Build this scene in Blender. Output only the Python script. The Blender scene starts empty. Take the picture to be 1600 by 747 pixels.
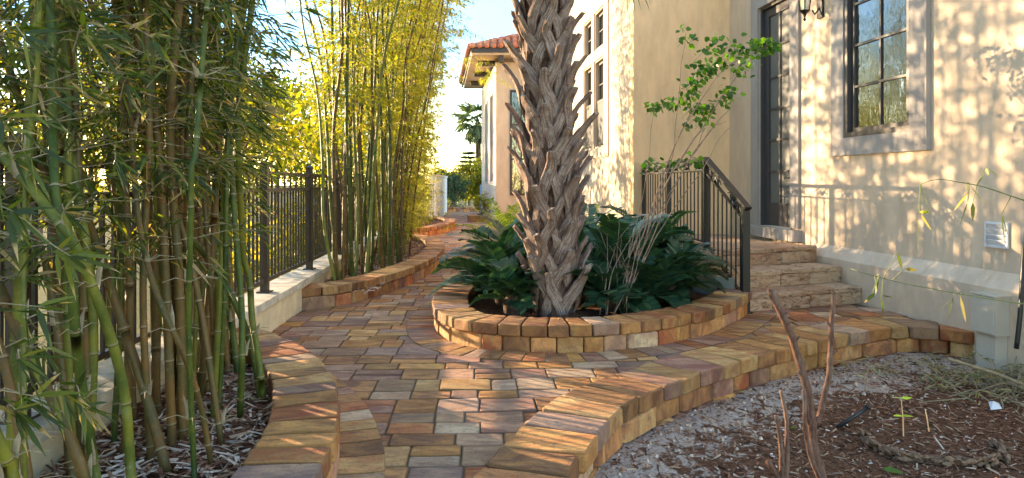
import bpy, math, random
import numpy as np
from mathutils import Vector, Matrix, noise as mn
from mathutils.geometry import tessellate_polygon
R = math.radians
PI = math.pi
rng = random.Random(7)
nr = np.random.default_rng(11)
scene = bpy.context.scene
COL = scene.collection
H = 1.2; F = 1067.0; CX = 800.0; HY = 287.0

def G(px, py, z=0.0):
    Y = F*(H-z)/(py-HY); return Vector(((px-CX)/F*Y, Y, z))
def P(px, py, Y):
    return Vector(((px-CX)/F*Y, Y, H-(py-HY)*Y/F))

# ------------------------------------------------------------------ mesh helpers
class Geo:
    def __init__(s): s.v=[]; s.f=[]; s.c=[]; s.c2=[]
    def add(s, vs, fs, col=(.5,.5,.5), col2=(.5,.5,.5)):
        n=len(s.v); s.v.extend([tuple(p) for p in vs]); s.f.extend([tuple(i+n for i in f) for f in fs])
        if isinstance(col, list): s.c.extend(col)
        else: s.c.extend([tuple(col)]*len(vs))
        s.c2.extend([tuple(col2)]*len(vs))
    def box(s, x0,x1,y0,y1,z0,z1, M=None, **k):
        vs=[Vector(p) for p in ((x0,y0,z0),(x1,y0,z0),(x1,y1,z0),(x0,y1,z0),(x0,y0,z1),(x1,y0,z1),(x1,y1,z1),(x0,y1,z1))]
        if M is not None: vs=[M@p for p in vs]
        s.add(vs,[(3,2,1,0),(4,5,6,7),(0,1,5,4),(1,2,6,5),(2,3,7,6),(3,0,4,7)],**k)
    def tube(s, pts, rad, seg=8, cols=None, cap=True, flat=1.0, up=None, col=(.5,.5,.5)):
        pts=[Vector(p) for p in pts]; n=len(pts)
        if not hasattr(rad,'__len__'): rad=[rad]*n
        vs=[];cs=[];fs=[]
        prev=None
        for i,p in enumerate(pts):
            t=(pts[min(i+1,n-1)]-pts[max(i-1,0)])
            t=t.normalized() if t.length>1e-9 else Vector((0,0,1))
            if up is not None: ref=Vector(up)
            elif prev is None: ref=Vector((1,0,0)) if abs(t.x)<.9 else Vector((0,1,0))
            else: ref=prev
            a=ref-t*ref.dot(t)
            if a.length<1e-6: a=Vector((0,1,0))-t*t.y
            a.normalize(); b=t.cross(a); prev=a
            for k in range(seg):
                th=2*PI*k/seg
                vs.append(p+a*(math.cos(th)*rad[i])+b*(math.sin(th)*rad[i]*flat))
                cs.append(cols[i] if cols else col)
        for i in range(n-1):
            for k in range(seg):
                k2=(k+1)%seg
                fs.append((i*seg+k,i*seg+k2,(i+1)*seg+k2,(i+1)*seg+k))
        if cap:
            fs.append(tuple(range(seg))[::-1]); fs.append(tuple((n-1)*seg+k for k in range(seg)))
        s.add(vs,fs,cs)
    def prism(s, poly, z0, z1, **k):
        n=len(poly)
        vs=[(p[0],p[1],z0) for p in poly]+[(p[0],p[1],z1) for p in poly]
        tris=tessellate_polygon([[Vector((p[0],p[1],0)) for p in poly]])
        fs=[]
        for t in tris:
            a,b,c=[Vector((poly[i][0],poly[i][1],0)) for i in t]
            t=tuple(t)
            if (b-a).cross(c-a).z<0: t=t[::-1]
            fs.append(tuple(i+n for i in t)); fs.append(t[::-1])
        area=sum(poly[i][0]*poly[(i+1)%n][1]-poly[(i+1)%n][0]*poly[i][1] for i in range(n))
        for i in range(n):
            j=(i+1)%n
            q=(i,j,j+n,i+n); fs.append(q if area>0 else q[::-1])
        s.add(vs,fs,**k)

def obj(name, g, mat, parent=None, smooth=False, loc=None):
    me=bpy.data.meshes.new(name)
    me.from_pydata(g.v,[],g.f)
    a=me.color_attributes.new('Col','FLOAT_COLOR','POINT')
    c=np.ones((len(g.v),4),dtype=np.float32); c[:,:3]=np.array(g.c,dtype=np.float32).reshape(-1,3) if len(g.c)==len(g.v) else .5
    a.data.foreach_set('color',c.ravel())
    b=me.color_attributes.new('Col2','FLOAT_COLOR','POINT')
    c=np.ones((len(g.v),4),dtype=np.float32); c[:,:3]=np.array(g.c2,dtype=np.float32).reshape(-1,3) if len(g.c2)==len(g.v) else .5
    b.data.foreach_set('color',c.ravel())
    if smooth: me.polygons.foreach_set('use_smooth',[True]*len(me.polygons))
    me.materials.append(mat); me.update()
    o=bpy.data.objects.new(name,me); COL.objects.link(o)
    if parent: o.parent=parent
    if loc is not None: o.location=loc
    return o
def thing(name,label,cat,loc=(0,0,0),rz=0,group=None):
    o=bpy.data.objects.new(name,None); COL.objects.link(o); o.location=loc; o.rotation_euler=(0,0,rz)
    o.empty_display_size=.1
    o['label']=label; o['category']=cat
    if group: o['group']=group
    return o
def tag(o,label,cat,group=None):
    o['label']=label;o['category']=cat
    if group:o['group']=group
    return o
def kind(o,k): o['kind']=k; return o
def dup(root,loc,rz=0,sc=1,label=None,tilt=(0,0)):
    r=root.copy(); COL.objects.link(r); r.location=loc; r.rotation_euler=(tilt[0],tilt[1],rz); r.scale=(sc,)*3 if not hasattr(sc,'__len__') else sc
    if label: r['label']=label
    for ch in root.children:
        c=ch.copy(); COL.objects.link(c); c.parent=r
        for g in ch.children:
            d=g.copy(); COL.objects.link(d); d.parent=c
    return r

def spline(pts, step):
    """Catmull-Rom resampled at about equal steps."""
    pts=[Vector(p) for p in pts]
    P_=[pts[0]*2-pts[1]]+pts+[pts[-1]*2-pts[-2]]
    dense=[]
    for i in range(1,len(P_)-2):
        a,b,c,d=P_[i-1:i+3]
        n=max(4,int((c-b).length/step*4))
        for k in range(n):
            t=k/n
            dense.append(.5*((2*b)+(c-a)*t+(2*a-5*b+4*c-d)*t*t+(3*b-a-3*c+d)*t**3))
    dense.append(pts[-1])
    out=[dense[0]]; acc=0
    for i in range(1,len(dense)):
        acc+=(dense[i]-dense[i-1]).length
        if acc>=step: out.append(dense[i]); acc=0
    if (out[-1]-dense[-1]).length>step*.4: out.append(dense[-1])
    else: out[-1]=dense[-1]
    return out

# ------------------------------------------------------------------ materials
def newmat(name):
    m=bpy.data.materials.new(name); m.use_nodes=True
    nt=m.node_tree; nt.nodes.clear()
    return m,nt
class N:
    def __init__(s,nt): s.nt=nt
    def n(s,t,ins=None,**k):
        x=s.nt.nodes.new(t)
        for a,b in k.items(): setattr(x,a,b)
        for a,b in (ins or {}).items():
            if hasattr(b,'is_linked'): s.nt.links.new(b,x.inputs[a])
            else: x.inputs[a].default_value=b
        return x
    def noise(s,vec,scale,detail=5,rough=.6,dist=0):
        return s.n('ShaderNodeTexNoise',{'Vector':vec,'Scale':scale,'Detail':detail,'Roughness':rough,'Distortion':dist}).outputs['Fac']
    def ramp(s,fac,stops):
        r=s.n('ShaderNodeValToRGB',{'Fac':fac}); e=r.color_ramp.elements
        while len(e)<len(stops): e.new(.5)
        for el,(p,c) in zip(e,stops):
            el.position=p; el.color=(*c,1) if hasattr(c,'__len__') else (c,c,c,1)
        return r.outputs['Color']
    def mix(s,fac,a,b,mode='MIX'):
        x=s.n('ShaderNodeMix',data_type='RGBA',blend_type=mode)
        for i,v in ((0,fac),(6,a),(7,b)):
            if hasattr(v,'is_linked'): s.nt.links.new(v,x.inputs[i])
            else: x.inputs[i].default_value=v if i==0 else (*v,1)[:4]
        return x.outputs[2]
    def math(s,op,a,b=0):
        x=s.n('ShaderNodeMath',operation=op)
        for i,v in ((0,a),(1,b)):
            if hasattr(v,'is_linked'): s.nt.links.new(v,x.inputs[i])
            else: x.inputs[i].default_value=v
        return x.outputs[0]
    def pos(s,obj_space=True,scale=None):
        tc=s.n('ShaderNodeTexCoord').outputs['Object'] if obj_space else s.n('ShaderNodeNewGeometry').outputs['Position']
        if scale:
            return s.n('ShaderNodeMapping',{'Vector':tc,'Scale':scale}).outputs[0]
        return tc
    def bump(s,h,strength=.5,dist=.01):
        return s.n('ShaderNodeBump',{'Height':h,'Strength':strength,'Distance':dist}).outputs[0]
    def attr(s,name='Col'): return s.n('ShaderNodeAttribute',attribute_name=name).outputs['Color']
    def sep(s,c): return s.n('ShaderNodeSeparateColor',{'Color':c}).outputs
    def pbr(s,col,rough=.8,normal=None,spec=.3,metal=0,**k):
        ins={'Base Color':col if hasattr(col,'is_linked') else (*col,1),'Roughness':rough,'Metallic':metal,'Specular IOR Level':spec}
        if normal is not None: ins['Normal']=normal
        b=s.n('ShaderNodeBsdfPrincipled',ins)
        s.out(b.outputs[0]); return b
    def out(s,sh):
        o=s.n('ShaderNodeOutputMaterial'); s.nt.links.new(sh,o.inputs['Surface'])

def m_paver(name='paver',dirt=.35):
    m,nt=newmat(name); q=N(nt); p=q.pos(False)
    c1=q.attr('Col'); c2=q.attr('Col2')
    off=q.n('ShaderNodeVectorMath',{0:p},operation='ADD'); sc=q.n('ShaderNodeVectorMath',{0:c2,1:(37,51,23)},operation='MULTIPLY')
    nt.links.new(sc.outputs[0],off.inputs[1])
    v=off.outputs[0]
    vs_=q.n('ShaderNodeMapping',{'Vector':v,'Scale':(1,2.6,1),'Rotation':(0,0,.5)}).outputs[0]
    n1=q.noise(vs_,3.2,5,.55,1.2)
    f=q.ramp(n1,[(.40,0),(.60,1)])
    col=q.mix(f,c1,c2)
    n2=q.noise(vs_,15,6,.7,.3)
    col=q.mix(q.ramp(n2,[(.34,.5),(.50,0)]),col,(.10,.065,.055),'MIX')
    n3=q.noise(p,95,5,.8)
    col=q.mix(1,col,q.ramp(n3,[(.30,.55),(.47,1),(.62,1.06),(.75,1.4)]),'MULTIPLY')
    pt=q.n('ShaderNodeNewGeometry').outputs['Pointiness']
    col=q.mix(q.ramp(pt,[(.42,.55),(.485,0)]),col,(.07,.045,.035))
    col=q.mix(q.ramp(q.noise(p,28,5,.75),[(.56,0),(.68,.55)]),col,(.15,.09,.07))
    n4=q.noise(p,2.2,4,.6)
    col=q.mix(.8,col,q.ramp(n4,[(.3,.72),(.7,1.12)]),'MULTIPLY')
    h=q.math('ADD',q.math('MULTIPLY',n2,.6),q.math('MULTIPLY',n3,.8))
    q.pbr(col,q.ramp(n2,[(.3,.6),(.7,.85)]),q.bump(h,.85,.010),.25)
    return m
def m_stucco(name,base,var=.1,scale=140,stain=None):
    m,nt=newmat(name); q=N(nt); p=q.pos(False)
    n1=q.noise(p,1.3,5,.6,.4); n2=q.noise(p,scale,4,.7); n3=q.noise(q.pos(False,(1,1,.35)),5,5,.65)
    d=tuple(x*(1-var) for x in base); l=tuple(min(1,x*(1+var)) for x in base)
    col=q.mix(q.ramp(n1,[(.3,0),(.7,1)]),d,l)
    col=q.mix(.8,col,q.ramp(n3,[(.3,.80),(.6,1.05)]),'MULTIPLY')
    if stain:
        z=q.n('ShaderNodeSeparateXYZ',{'Vector':p}).outputs['Z']
        f=q.math('MULTIPLY',q.ramp(q.noise(p,6,5,.7),[(.45,0),(.62,1)]),stain[1])
        col=q.mix(f,col,stain[0])
    q.pbr(col,.9,q.bump(q.math('ADD',n2,q.math('MULTIPLY',q.noise(p,35,3),.7)),.35,.006),.15)
    return m
def m_plain(name,base,rough=.5,var=.12,scale=30,bump=.2,metal=0,spec=.4,stretch=None,dist=.003):
    m,nt=newmat(name); q=N(nt); p=q.pos(True,stretch) if stretch else q.pos(True)
    n=q.noise(p,scale,5,.6)
    col=q.mix(q.ramp(n,[(.3,0),(.7,1)]),tuple(x*(1-var) for x in base),tuple(min(1,x*(1+var)) for x in base))
    q.pbr(col,rough,q.bump(n,bump,dist),spec,metal)
    return m
def m_leaf(name,stops,tip=(.42,.30,.15),tipamt=.5,trans=.5,rough=.5,spec=.35,tcol=(1.7,1.9,.5)):
    """Col = (random, position along the leaf, random 2)"""
    m,nt=newmat(name); q=N(nt); s=q.sep(q.attr('Col'))
    col=q.ramp(s[0],stops)
    tf=q.math('MULTIPLY',s[1],s[2])
    col=q.mix(q.ramp(tf,[(1-tipamt,0),(min(1,1-tipamt+.12),1)]),col,tip)
    pr=q.n('ShaderNodeBsdfPrincipled',{'Base Color':col,'Roughness':rough,'Specular IOR Level':spec})
    tcl=q.mix(1,col,tcol,'MULTIPLY')
    tr=q.n('ShaderNodeBsdfTranslucent',{'Color':tcl})
    mx=q.n('ShaderNodeMixShader',{0:trans}); nt.links.new(pr.outputs[0],mx.inputs[1]); nt.links.new(tr.outputs[0],mx.inputs[2])
    q.out(mx.outputs[0]); return m
def m_culm(name,a,b):
    m,nt=newmat(name); q=N(nt); s=q.sep(q.attr('Col'))
    p=q.pos(True,(1,1,.12)); n1=q.noise(p,26,5,.6); n2=q.noise(q.pos(True),6,5,.65,.5); n3=q.noise(q.pos(True),60,4,.7)
    col=q.mix(q.ramp(n2,[(.38,0),(.62,1)]),a,b)
    col=q.mix(.7,col,q.ramp(n1,[(.3,.7),(.7,1.2)]),'MULTIPLY')
    col=q.mix(q.ramp(n3,[(.58,0),(.72,.45)]),col,(.24,.20,.12))
    col=q.mix(q.ramp(s[0],[(.3,0),(.9,.9)]),col,(.33,.27,.17))
    col=q.mix(q.ramp(s[1],[(.3,0),(.9,.85)]),col,(.05,.035,.02))
    q.pbr(col,.5,q.bump(n1,.25,.002),.25)
    return m
def m_bark(name,a,b,c,stretch=(1,1,.12),scale=30,bump=.8,rough=.85):
    m,nt=newmat(name); q=N(nt); p=q.pos(True,stretch); n1=q.noise(p,scale,6,.7,.3); n2=q.noise(q.pos(True),7,5,.65,.6)
    col=q.mix(q.ramp(n1,[(.34,0),(.62,1)]),a,b)
    col=q.mix(q.ramp(n2,[(.45,0),(.68,.8)]),col,c)
    q.pbr(col,rough,q.bump(n1,bump,.008),.15)
    return m

M_PAVE=m_paver()
M_JOINT=m_plain('joint sand',(.13,.085,.055),.95,.4,60,.6)
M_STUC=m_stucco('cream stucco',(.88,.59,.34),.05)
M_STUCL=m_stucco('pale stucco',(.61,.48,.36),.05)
M_PLINTH=m_stucco('plinth stucco',(.68,.53,.40),.09,stain=((.48,.36,.24),.35))
M_TRIM=m_stucco('grey cast trim',(.34,.31,.29),.06,90)
M_FWALL=m_stucco('fence wall stucco',(.72,.58,.37),.07,stain=((.45,.38,.26),.45))
M_COPE=m_stucco('coping stone',(.60,.54,.44),.1,60,stain=((.25,.21,.16),.6))
M_CHEEK=m_stucco('cheek wall',(.27,.29,.26),.12)
M_WHITE=m_stucco('white garden wall',(.78,.76,.72),.04)
M_IRON=m_plain('bronze iron',(.014,.012,.012),.42,.2,40,.1,0,.35)
M_FENCE=m_plain('fence metal',(.045,.036,.030),.45,.2,40,.1,.2,.45)
M_DARKW=m_plain('dark bronze frame',(.035,.030,.032),.4,.15,30,.1,0,.45)
M_DOOR=m_plain('dark door paint',(.045,.043,.05),.42,.12,25,.12,0,.4)
M_CG=m_culm('green culm',(.026,.052,.008),(.08,.095,.014))
M_CY=m_culm('yellow green culm',(.16,.15,.02),(.065,.085,.014))
M_CB=m_culm('tan brown culm',(.15,.075,.020),(.07,.058,.018))
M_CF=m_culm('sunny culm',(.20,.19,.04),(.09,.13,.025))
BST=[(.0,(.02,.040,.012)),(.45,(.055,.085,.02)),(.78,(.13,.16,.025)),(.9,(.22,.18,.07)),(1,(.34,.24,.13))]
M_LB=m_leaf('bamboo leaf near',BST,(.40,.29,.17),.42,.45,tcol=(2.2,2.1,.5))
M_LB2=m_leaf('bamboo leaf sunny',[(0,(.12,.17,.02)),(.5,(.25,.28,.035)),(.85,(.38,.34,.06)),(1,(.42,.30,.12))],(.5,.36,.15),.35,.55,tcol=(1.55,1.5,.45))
M_LT=m_leaf('tree leaf',[(0,(.07,.11,.02)),(.5,(.19,.21,.03)),(1,(.36,.31,.05))],(.4,.3,.1),.1,.6,tcol=(2.0,1.7,.45))
M_LD=m_leaf('dark shrub leaf',[(0,(.015,.04,.018)),(.6,(.035,.075,.03)),(1,(.07,.11,.04))],(.2,.15,.1),.05,.2)
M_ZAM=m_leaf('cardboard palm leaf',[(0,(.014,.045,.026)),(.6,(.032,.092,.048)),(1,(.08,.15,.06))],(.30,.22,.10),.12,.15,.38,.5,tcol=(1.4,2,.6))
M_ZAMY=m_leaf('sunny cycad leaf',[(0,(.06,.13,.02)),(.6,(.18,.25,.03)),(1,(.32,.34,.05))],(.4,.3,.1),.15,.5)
M_SAP=m_leaf('sapling leaf',[(0,(.02,.07,.010)),(.6,(.05,.13,.016)),(1,(.18,.28,.03))],(.3,.25,.1),.05,.42,.4,.4,tcol=(1.4,2,.5))
M_PALM=m_leaf('palm frond',[(0,(.05,.09,.04)),(.6,(.11,.15,.07)),(1,(.20,.20,.09))],(.35,.26,.14),.25,.3)
M_TWIG=m_plain('straw twig',(.26,.20,.12),.7,.3,40,.2)
M_BRANCH=m_bark('reddish bark',(.16,.09,.065),(.28,.18,.13),(.35,.28,.22),(1,1,.3),40,.4,.7)
M_STICK=m_bark('bare stick bark',(.07,.035,.025),(.17,.085,.06),(.24,.16,.12),(1,1,.3),70,1,.75)
def m_boot():
    m,nt=newmat('frond stub wood'); q=N(nt); a=q.attr('Col'); oi=q.n('ShaderNodeObjectInfo').outputs['Random']
    v=q.n('ShaderNodeMapping',{'Vector':a,'Scale':(7,1.3,5)}).outputs[0]
    v2=q.n('ShaderNodeVectorMath',{0:v,1:(0,0,0)},operation='ADD'); cmb=q.n('ShaderNodeCombineXYZ',{'X':q.math('MULTIPLY',oi,31),'Y':q.math('MULTIPLY',oi,17),'Z':0}); nt.links.new(cmb.outputs[0],v2.inputs[1])
    n1=q.noise(v2.outputs[0],2.6,6,.7,.3); n2=q.noise(q.pos(False),16,6,.7,.5); n3=q.noise(q.pos(False),70,4,.7)
    col=q.ramp(n1,[(.30,(.10,.05,.035)),(.43,(.20,.13,.10)),(.56,(.41,.32,.27)),(.72,(.56,.48,.44))])
    col=q.mix(q.ramp(n2,[(.52,0),(.64,.75)]),col,(.17,.085,.06))
    e=q.math('ABSOLUTE',q.math('SUBTRACT',q.sep(a)[0],.5))
    col=q.mix(q.ramp(e,[(.38,0),(.5,.65)]),col,(.13,.06,.045))
    col=q.mix(.7,col,q.ramp(n3,[(.3,.7),(.7,1.2)]),'MULTIPLY')
    q.pbr(col,.85,q.bump(q.math('ADD',n1,q.math('MULTIPLY',n3,.4)),1,.012),.15); return m
M_BOOT=m_boot()
M_CORE=m_bark('palm fibre',(.03,.018,.013),(.12,.07,.05),(.20,.13,.10),(1,1,.2),50,1.0)
M_TREE=m_bark('tree bark',(.12,.09,.07),(.22,.17,.13),(.30,.26,.22))

def m_trav():
    m,nt=newmat('travertine'); q=N(nt); p=q.pos(False); c1=q.attr('Col')
    n1=q.noise(q.pos(False,(1,1,3)),5,6,.7,.8); n2=q.noise(q.pos(False,(1,1,2.6)),15,7,.75,1.2); n3=q.noise(p,120,3)
    col=q.mix(q.ramp(n1,[(.36,0),(.62,1)]),c1,(.52,.36,.24))
    col=q.mix(q.ramp(n2,[(.36,.85),(.47,0)]),col,(.09,.055,.04))
    col=q.mix(.7,col,q.ramp(n3,[(.3,.8),(.7,1.15)]),'MULTIPLY')
    q.pbr(col,.75,q.bump(q.ramp(n2,[(.33,0),(.5,1)]),.7,.012),.25); return m
M_TRAV=m_trav()
def m_glass(name,base,rough,bump,scale,spec=1.0):
    m,nt=newmat(name); q=N(nt); p=q.pos(True)
    n=q.noise(q.pos(True,(1,1,.35)),scale,3,.6)
    q.pbr(base,rough,q.bump(n,bump,.02),spec,0); return m
def m_mirror(name,tint,scale,bump):
    m,nt=newmat(name); q=N(nt)
    n=q.noise(q.pos(True,(1,1,.5)),scale,3,.55)
    bn=q.bump(n,bump,.02)
    gl=q.n('ShaderNodeBsdfGlossy',{'Color':(*tint,1),'Roughness':.04,'Normal':bn})
    df=q.n('ShaderNodeBsdfDiffuse',{'Color':(.02,.022,.02,1)})
    fr=q.n('ShaderNodeFresnel',{'IOR':1.6,'Normal':bn})
    f=q.math('ADD',q.math('MULTIPLY',fr.outputs[0],.9),.16)
    mx=q.n('ShaderNodeMixShader',{0:f}); nt.links.new(df.outputs[0],mx.inputs[1]); nt.links.new(gl.outputs[0],mx.inputs[2])
    q.out(mx.outputs[0]); return m
M_GLASS=m_mirror('window glass',(.85,.9,.92),7,.22)
def m_frost():
    m,nt=newmat('door glass'); q=N(nt); p=q.pos(True)
    w=q.n('ShaderNodeTexWave',{'Vector':p,'Scale':11,'Distortion':.4},bands_direction='Y').outputs['Fac']
    col=q.mix(w,(.10,.105,.10),(.15,.155,.145)); q.pbr(col,.5,None,.25); return m
M_FROST=m_frost()
def m_tile():
    m,nt=newmat('clay roof tile'); q=N(nt); n=q.noise(q.pos(False),3,5,.6); n2=q.noise(q.pos(False),30,3)
    col=q.ramp(n,[(.3,(.30,.10,.06)),(.5,(.48,.19,.12)),(.7,(.60,.33,.22))]); q.pbr(col,.8,q.bump(n2,.4,.01),.2); return m
M_TILE=m_tile()
def m_mulch():
    m,nt=newmat('mulch and sand'); q=N(nt); p=q.pos(False); s=q.sep(q.attr('Col'))
    n1=q.noise(p,9,6,.7,.5); n2=q.noise(p,45,5,.75,.6); n3=q.noise(p,160,3,.7)
    brown=q.ramp(n2,[(.3,(.045,.022,.014)),(.5,(.18,.08,.045)),(.7,(.34,.19,.12))])
    sand=q.ramp(n2,[(.30,(.14,.08,.06)),(.42,(.44,.32,.26)),(.56,(.64,.52,.44)),(.75,(.80,.70,.62))])
    f=q.ramp(q.math('ADD',s[0],q.math('MULTIPLY',q.math('SUBTRACT',n1,.5),2.6)),[(.42,0),(.58,1)])
    col=q.mix(f,brown,sand)
    col=q.mix(.8,col,q.ramp(n3,[(.3,.7),(.7,1.25)]),'MULTIPLY')
    q.pbr(col,.95,q.bump(q.math('ADD',n2,q.math('MULTIPLY',n3,.5)),1,.02),.1); return m
M_MULCH=m_mulch()
def m_chip():
    m,nt=newmat('mulch chips'); q=N(nt); s=q.sep(q.attr('Col')); n=q.noise(q.pos(True),90,3)
    col=q.ramp(s[0],[(0,(.05,.022,.014)),(.3,(.17,.07,.04)),(.55,(.30,.15,.09)),(.8,(.50,.34,.23)),(1,(.70,.60,.53))])
    q.pbr(q.mix(.6,col,q.ramp(n,[(.3,.7),(.7,1.2)]),'MULTIPLY'),.9,None,.15); return m
M_CHIP=m_chip()
def m_grass():
    m,nt=newmat('rough ground'); q=N(nt); p=q.pos(False); n=q.noise(p,1.5,6,.7); n2=q.noise(p,30,4,.7)
    col=q.mix(n2,q.ramp(n,[(.35,(.05,.08,.02)),(.65,(.14,.15,.05))]),(.10,.08,.04)); q.pbr(col,.95,q.bump(n2,.8,.03),.1); return m
M_GRASS=m_grass()
M_BLACK=m_plain('black plastic',(.02,.02,.02),.4,.1,20,.05)
M_BEIGE=m_plain('beige enclosure',(.50,.45,.37),.55,.06,10,.05)
M_WPL=m_plain('white plastic',(.62,.64,.68),.5,.05,10,.05)
M_CREAM=m_plain('candle sleeve',(.75,.68,.5),.5,.05,10,.05)
def m_lglass():
    m,nt=newmat('lantern glass'); q=N(nt)
    g=q.n('ShaderNodeBsdfGlossy',{'Color':(.9,.9,.9,1),'Roughness':.08}); t=q.n('ShaderNodeBsdfTransparent',{'Color':(.85,.87,.85,1)})
    mx=q.n('ShaderNodeMixShader',{0:.25}); nt.links.new(t.outputs[0],mx.inputs[1]); nt.links.new(g.outputs[0],mx.inputs[2]); q.out(mx.outputs[0]); return m
M_LGL=m_lglass()

# ------------------------------------------------------------------ paver blocks
PCOL=[((.68,.33,.11),(.43,.17,.06)),((.58,.27,.10),(.28,.12,.06)),((.40,.11,.045),(.60,.26,.10)),((.36,.19,.12),(.54,.31,.17)),
      ((.29,.17,.135),(.48,.28,.18)),((.74,.43,.18),(.54,.26,.10)),((.50,.27,.17),(.30,.13,.09)),((.64,.43,.27),(.44,.25,.16))]
PATHW=[4,5,1.8,3.4,3.6,3.4,4,3]; CAPW=[5,4,2.4,.8,.6,4.5,1.5,.8]
def pcol(w):
    a,b=rng.choices(PCOL,w)[0]; j=rng.uniform(.72,1.18)
    if rng.random()<.3: a,b=b,a
    return tuple(x*j for x in a),tuple(x*j*rng.uniform(.92,1.08) for x in b)
def block(g, quad, z0, z1, bev=.008, w=PATHW, rough=.003, under=False, cols=None, dirt=0):
    """rounded, slightly ragged block on a quad footprint (counter-clockwise)"""
    q=[Vector((p[0],p[1])) for p in quad]
    area=sum(q[i].x*q[(i+1)%4].y-q[(i+1)%4].x*q[i].y for i in range(4))
    if area<0: q=q[::-1]
    c=sum(q,Vector((0,0)))/4
    def ring(ins):
        out=[]
        for i in range(4):
            p=q[i]; a=(q[i-1]-p); b=(q[(i+1)%4]-p); la,lb=a.length,b.length; a.normalize(); b.normalize()
            base=p+(a+b)*ins
            cr=min(bev*1.6,la*.3,lb*.3)
            out.append(base+a*cr); out.append(base+(a+b)*cr*.32); out.append(base+b*cr)
            out.append(base+b*(lb-2*ins)*.5)
        return out
    rings=[]
    if under: rings+= [(bev,z0),(0,z0+bev)]
    else: rings+=[(0,z0)]
    rings+=[(0,z1-bev),(bev*.35,z1-bev*.3),(bev*1.2,z1)]
    vs=[]; tz=(rng.uniform(-1,1)*.004,rng.uniform(-1,1)*.004)
    for ins,z in rings:
        for p in ring(ins):
            v=Vector((p.x,p.y,z)); 
            n=mn.noise_vector(v*14)*rough+mn.noise_vector(v*45)*rough*.6
            if z==z0: n*=0
            vs.append(v+n+Vector((0,0,(p.x-c.x)*tz[0]*6+(p.y-c.y)*tz[1]*6)))
    n=16; fs=[]
    for k in range(len(rings)-1):
        for i in range(n):
            j=(i+1)%n; fs.append((k*n+i,k*n+j,(k+1)*n+j,(k+1)*n+i))
    top=(len(rings)-1)*n
    vs.append(Vector((c.x,c.y,z1+rng.uniform(-.001,.002))))
    for i in range(n): fs.append((top+i,top+(i+1)%n,len(vs)-1))
    if under: fs.append(tuple(range(n))[::-1])
    a,b=cols or pcol(w)
    i0=len(g.c); g.add(vs,fs,a,b)
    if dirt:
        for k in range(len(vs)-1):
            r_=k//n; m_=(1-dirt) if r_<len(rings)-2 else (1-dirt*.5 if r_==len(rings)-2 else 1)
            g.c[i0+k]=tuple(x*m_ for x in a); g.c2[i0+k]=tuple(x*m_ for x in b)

def inpoly(x,y,poly):
    c=False; n=len(poly); j=n-1
    for i in range(n):
        xi,yi=poly[i][0],poly[i][1]; xj,yj=poly[j][0],poly[j][1]
        if (yi>y)!=(yj>y) and x<(xj-xi)*(y-yi)/(yj-yi)+xi: c=not c
        j=i
    return c
def offset(pts,d):
    out=[]
    for i,p in enumerate(pts):
        t=pts[min(i+1,len(pts)-1)]-pts[max(i-1,0)]; t=Vector((t.x,t.y)).normalized()
        out.append(Vector((p.x-t.y*d,p.y+t.x*d,0)))
    return out
def course(g, line, width, z0, z1, lens, side=1, inset=0, w=CAPW, bev=.01, rough=.004, under=False, gap=.004, jut=0):
    """blocks laid along a line; they extend `width` to the left (side=1) of its direction"""
    line=spline([Vector((p[0],p[1],0)) for p in line],.03)
    outer=offset(line,inset*side); inner=offset(line,(inset+width)*side)
    i=0; n=len(line)
    while i<n-1:
        L=rng.choice(lens); k=max(1,round(L/.03)); j=min(n-1,i+k)
        if n-1-j<2: j=n-1
        a,b=outer[i],outer[j]; c,d=inner[j],inner[i]
        t=(b-a).normalized()*gap*.5; t2=(c-d).normalized()*gap*.5
        nrm=Vector((-t.y,t.x,0)); 
        if nrm.length>0: nrm.normalize()
        jj=rng.uniform(-jut,jut)*side
        s=nrm*jj
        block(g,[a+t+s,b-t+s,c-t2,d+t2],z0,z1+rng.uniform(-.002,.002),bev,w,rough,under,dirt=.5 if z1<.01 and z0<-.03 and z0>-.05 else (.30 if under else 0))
        i=j

# ------------------------------------------------------------------ layout lines (z = 0 ground, metres)
FENCE_X=lambda Y:-1.655-.0534*Y
WALL_X=lambda Y:4.40-.114*Y
PLINTH_X=lambda Y:4.30-.114*Y
SIDE_X=lambda Y:2.92-.114*Y
arc=lambda cx,cy,r,a0,a1,n=14:[Vector((cx+r*math.cos(R(a0+(a1-a0)*i/n)),cy+r*math.sin(R(a0+(a1-a0)*i/n)),0)) for i in range(n+1)]
BED1=arc(-4.14,2.2,3.47,-58,56,20)                       # left bed, outer edge, going away from camera
BED2=[(-2.02,6.5),(-1.62,6.84),(-1.30,7.75),(-1.10,9.0),(-1.06,10.4),(-1.2,11.8),(-1.55,13.0),(-2.3,14.0)]
BED3=[(-2.42,15.1),(-1.95,15.6),(-1.62,16.9),(-1.55,18.4),(-1.75,19.8),(-2.7,20.9)]
RING=[(2.27,6.62),(2.21,6.33),(1.70,5.58),(1.2,5.13),(.806,4.92),(.40,4.82),(0,4.87),(-.30,4.98),(-.52,5.25),(-.64,5.65),(-.68,6.2),(-.62,6.9),(-.40,7.6),(.0,8.3),(.5,9.0),(.9,9.7),(1.1,10.4)]
RETAIN=[(-.45,-1.5),(-.38,0),(-.25,.9),(-.08,1.8),(.10,2.4),(.235,2.78),(.355,3.15),(.553,3.575),(.76,3.87),(1.02,4.12),(1.27,4.38),(1.65,4.68),(2.095,5.0),(2.62,5.36),(3.1,5.62),(3.4,5.66),(3.62,5.52),(3.72,5.34)]
V=lambda l:[Vector((p[0],p[1],0)) for p in l]

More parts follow.
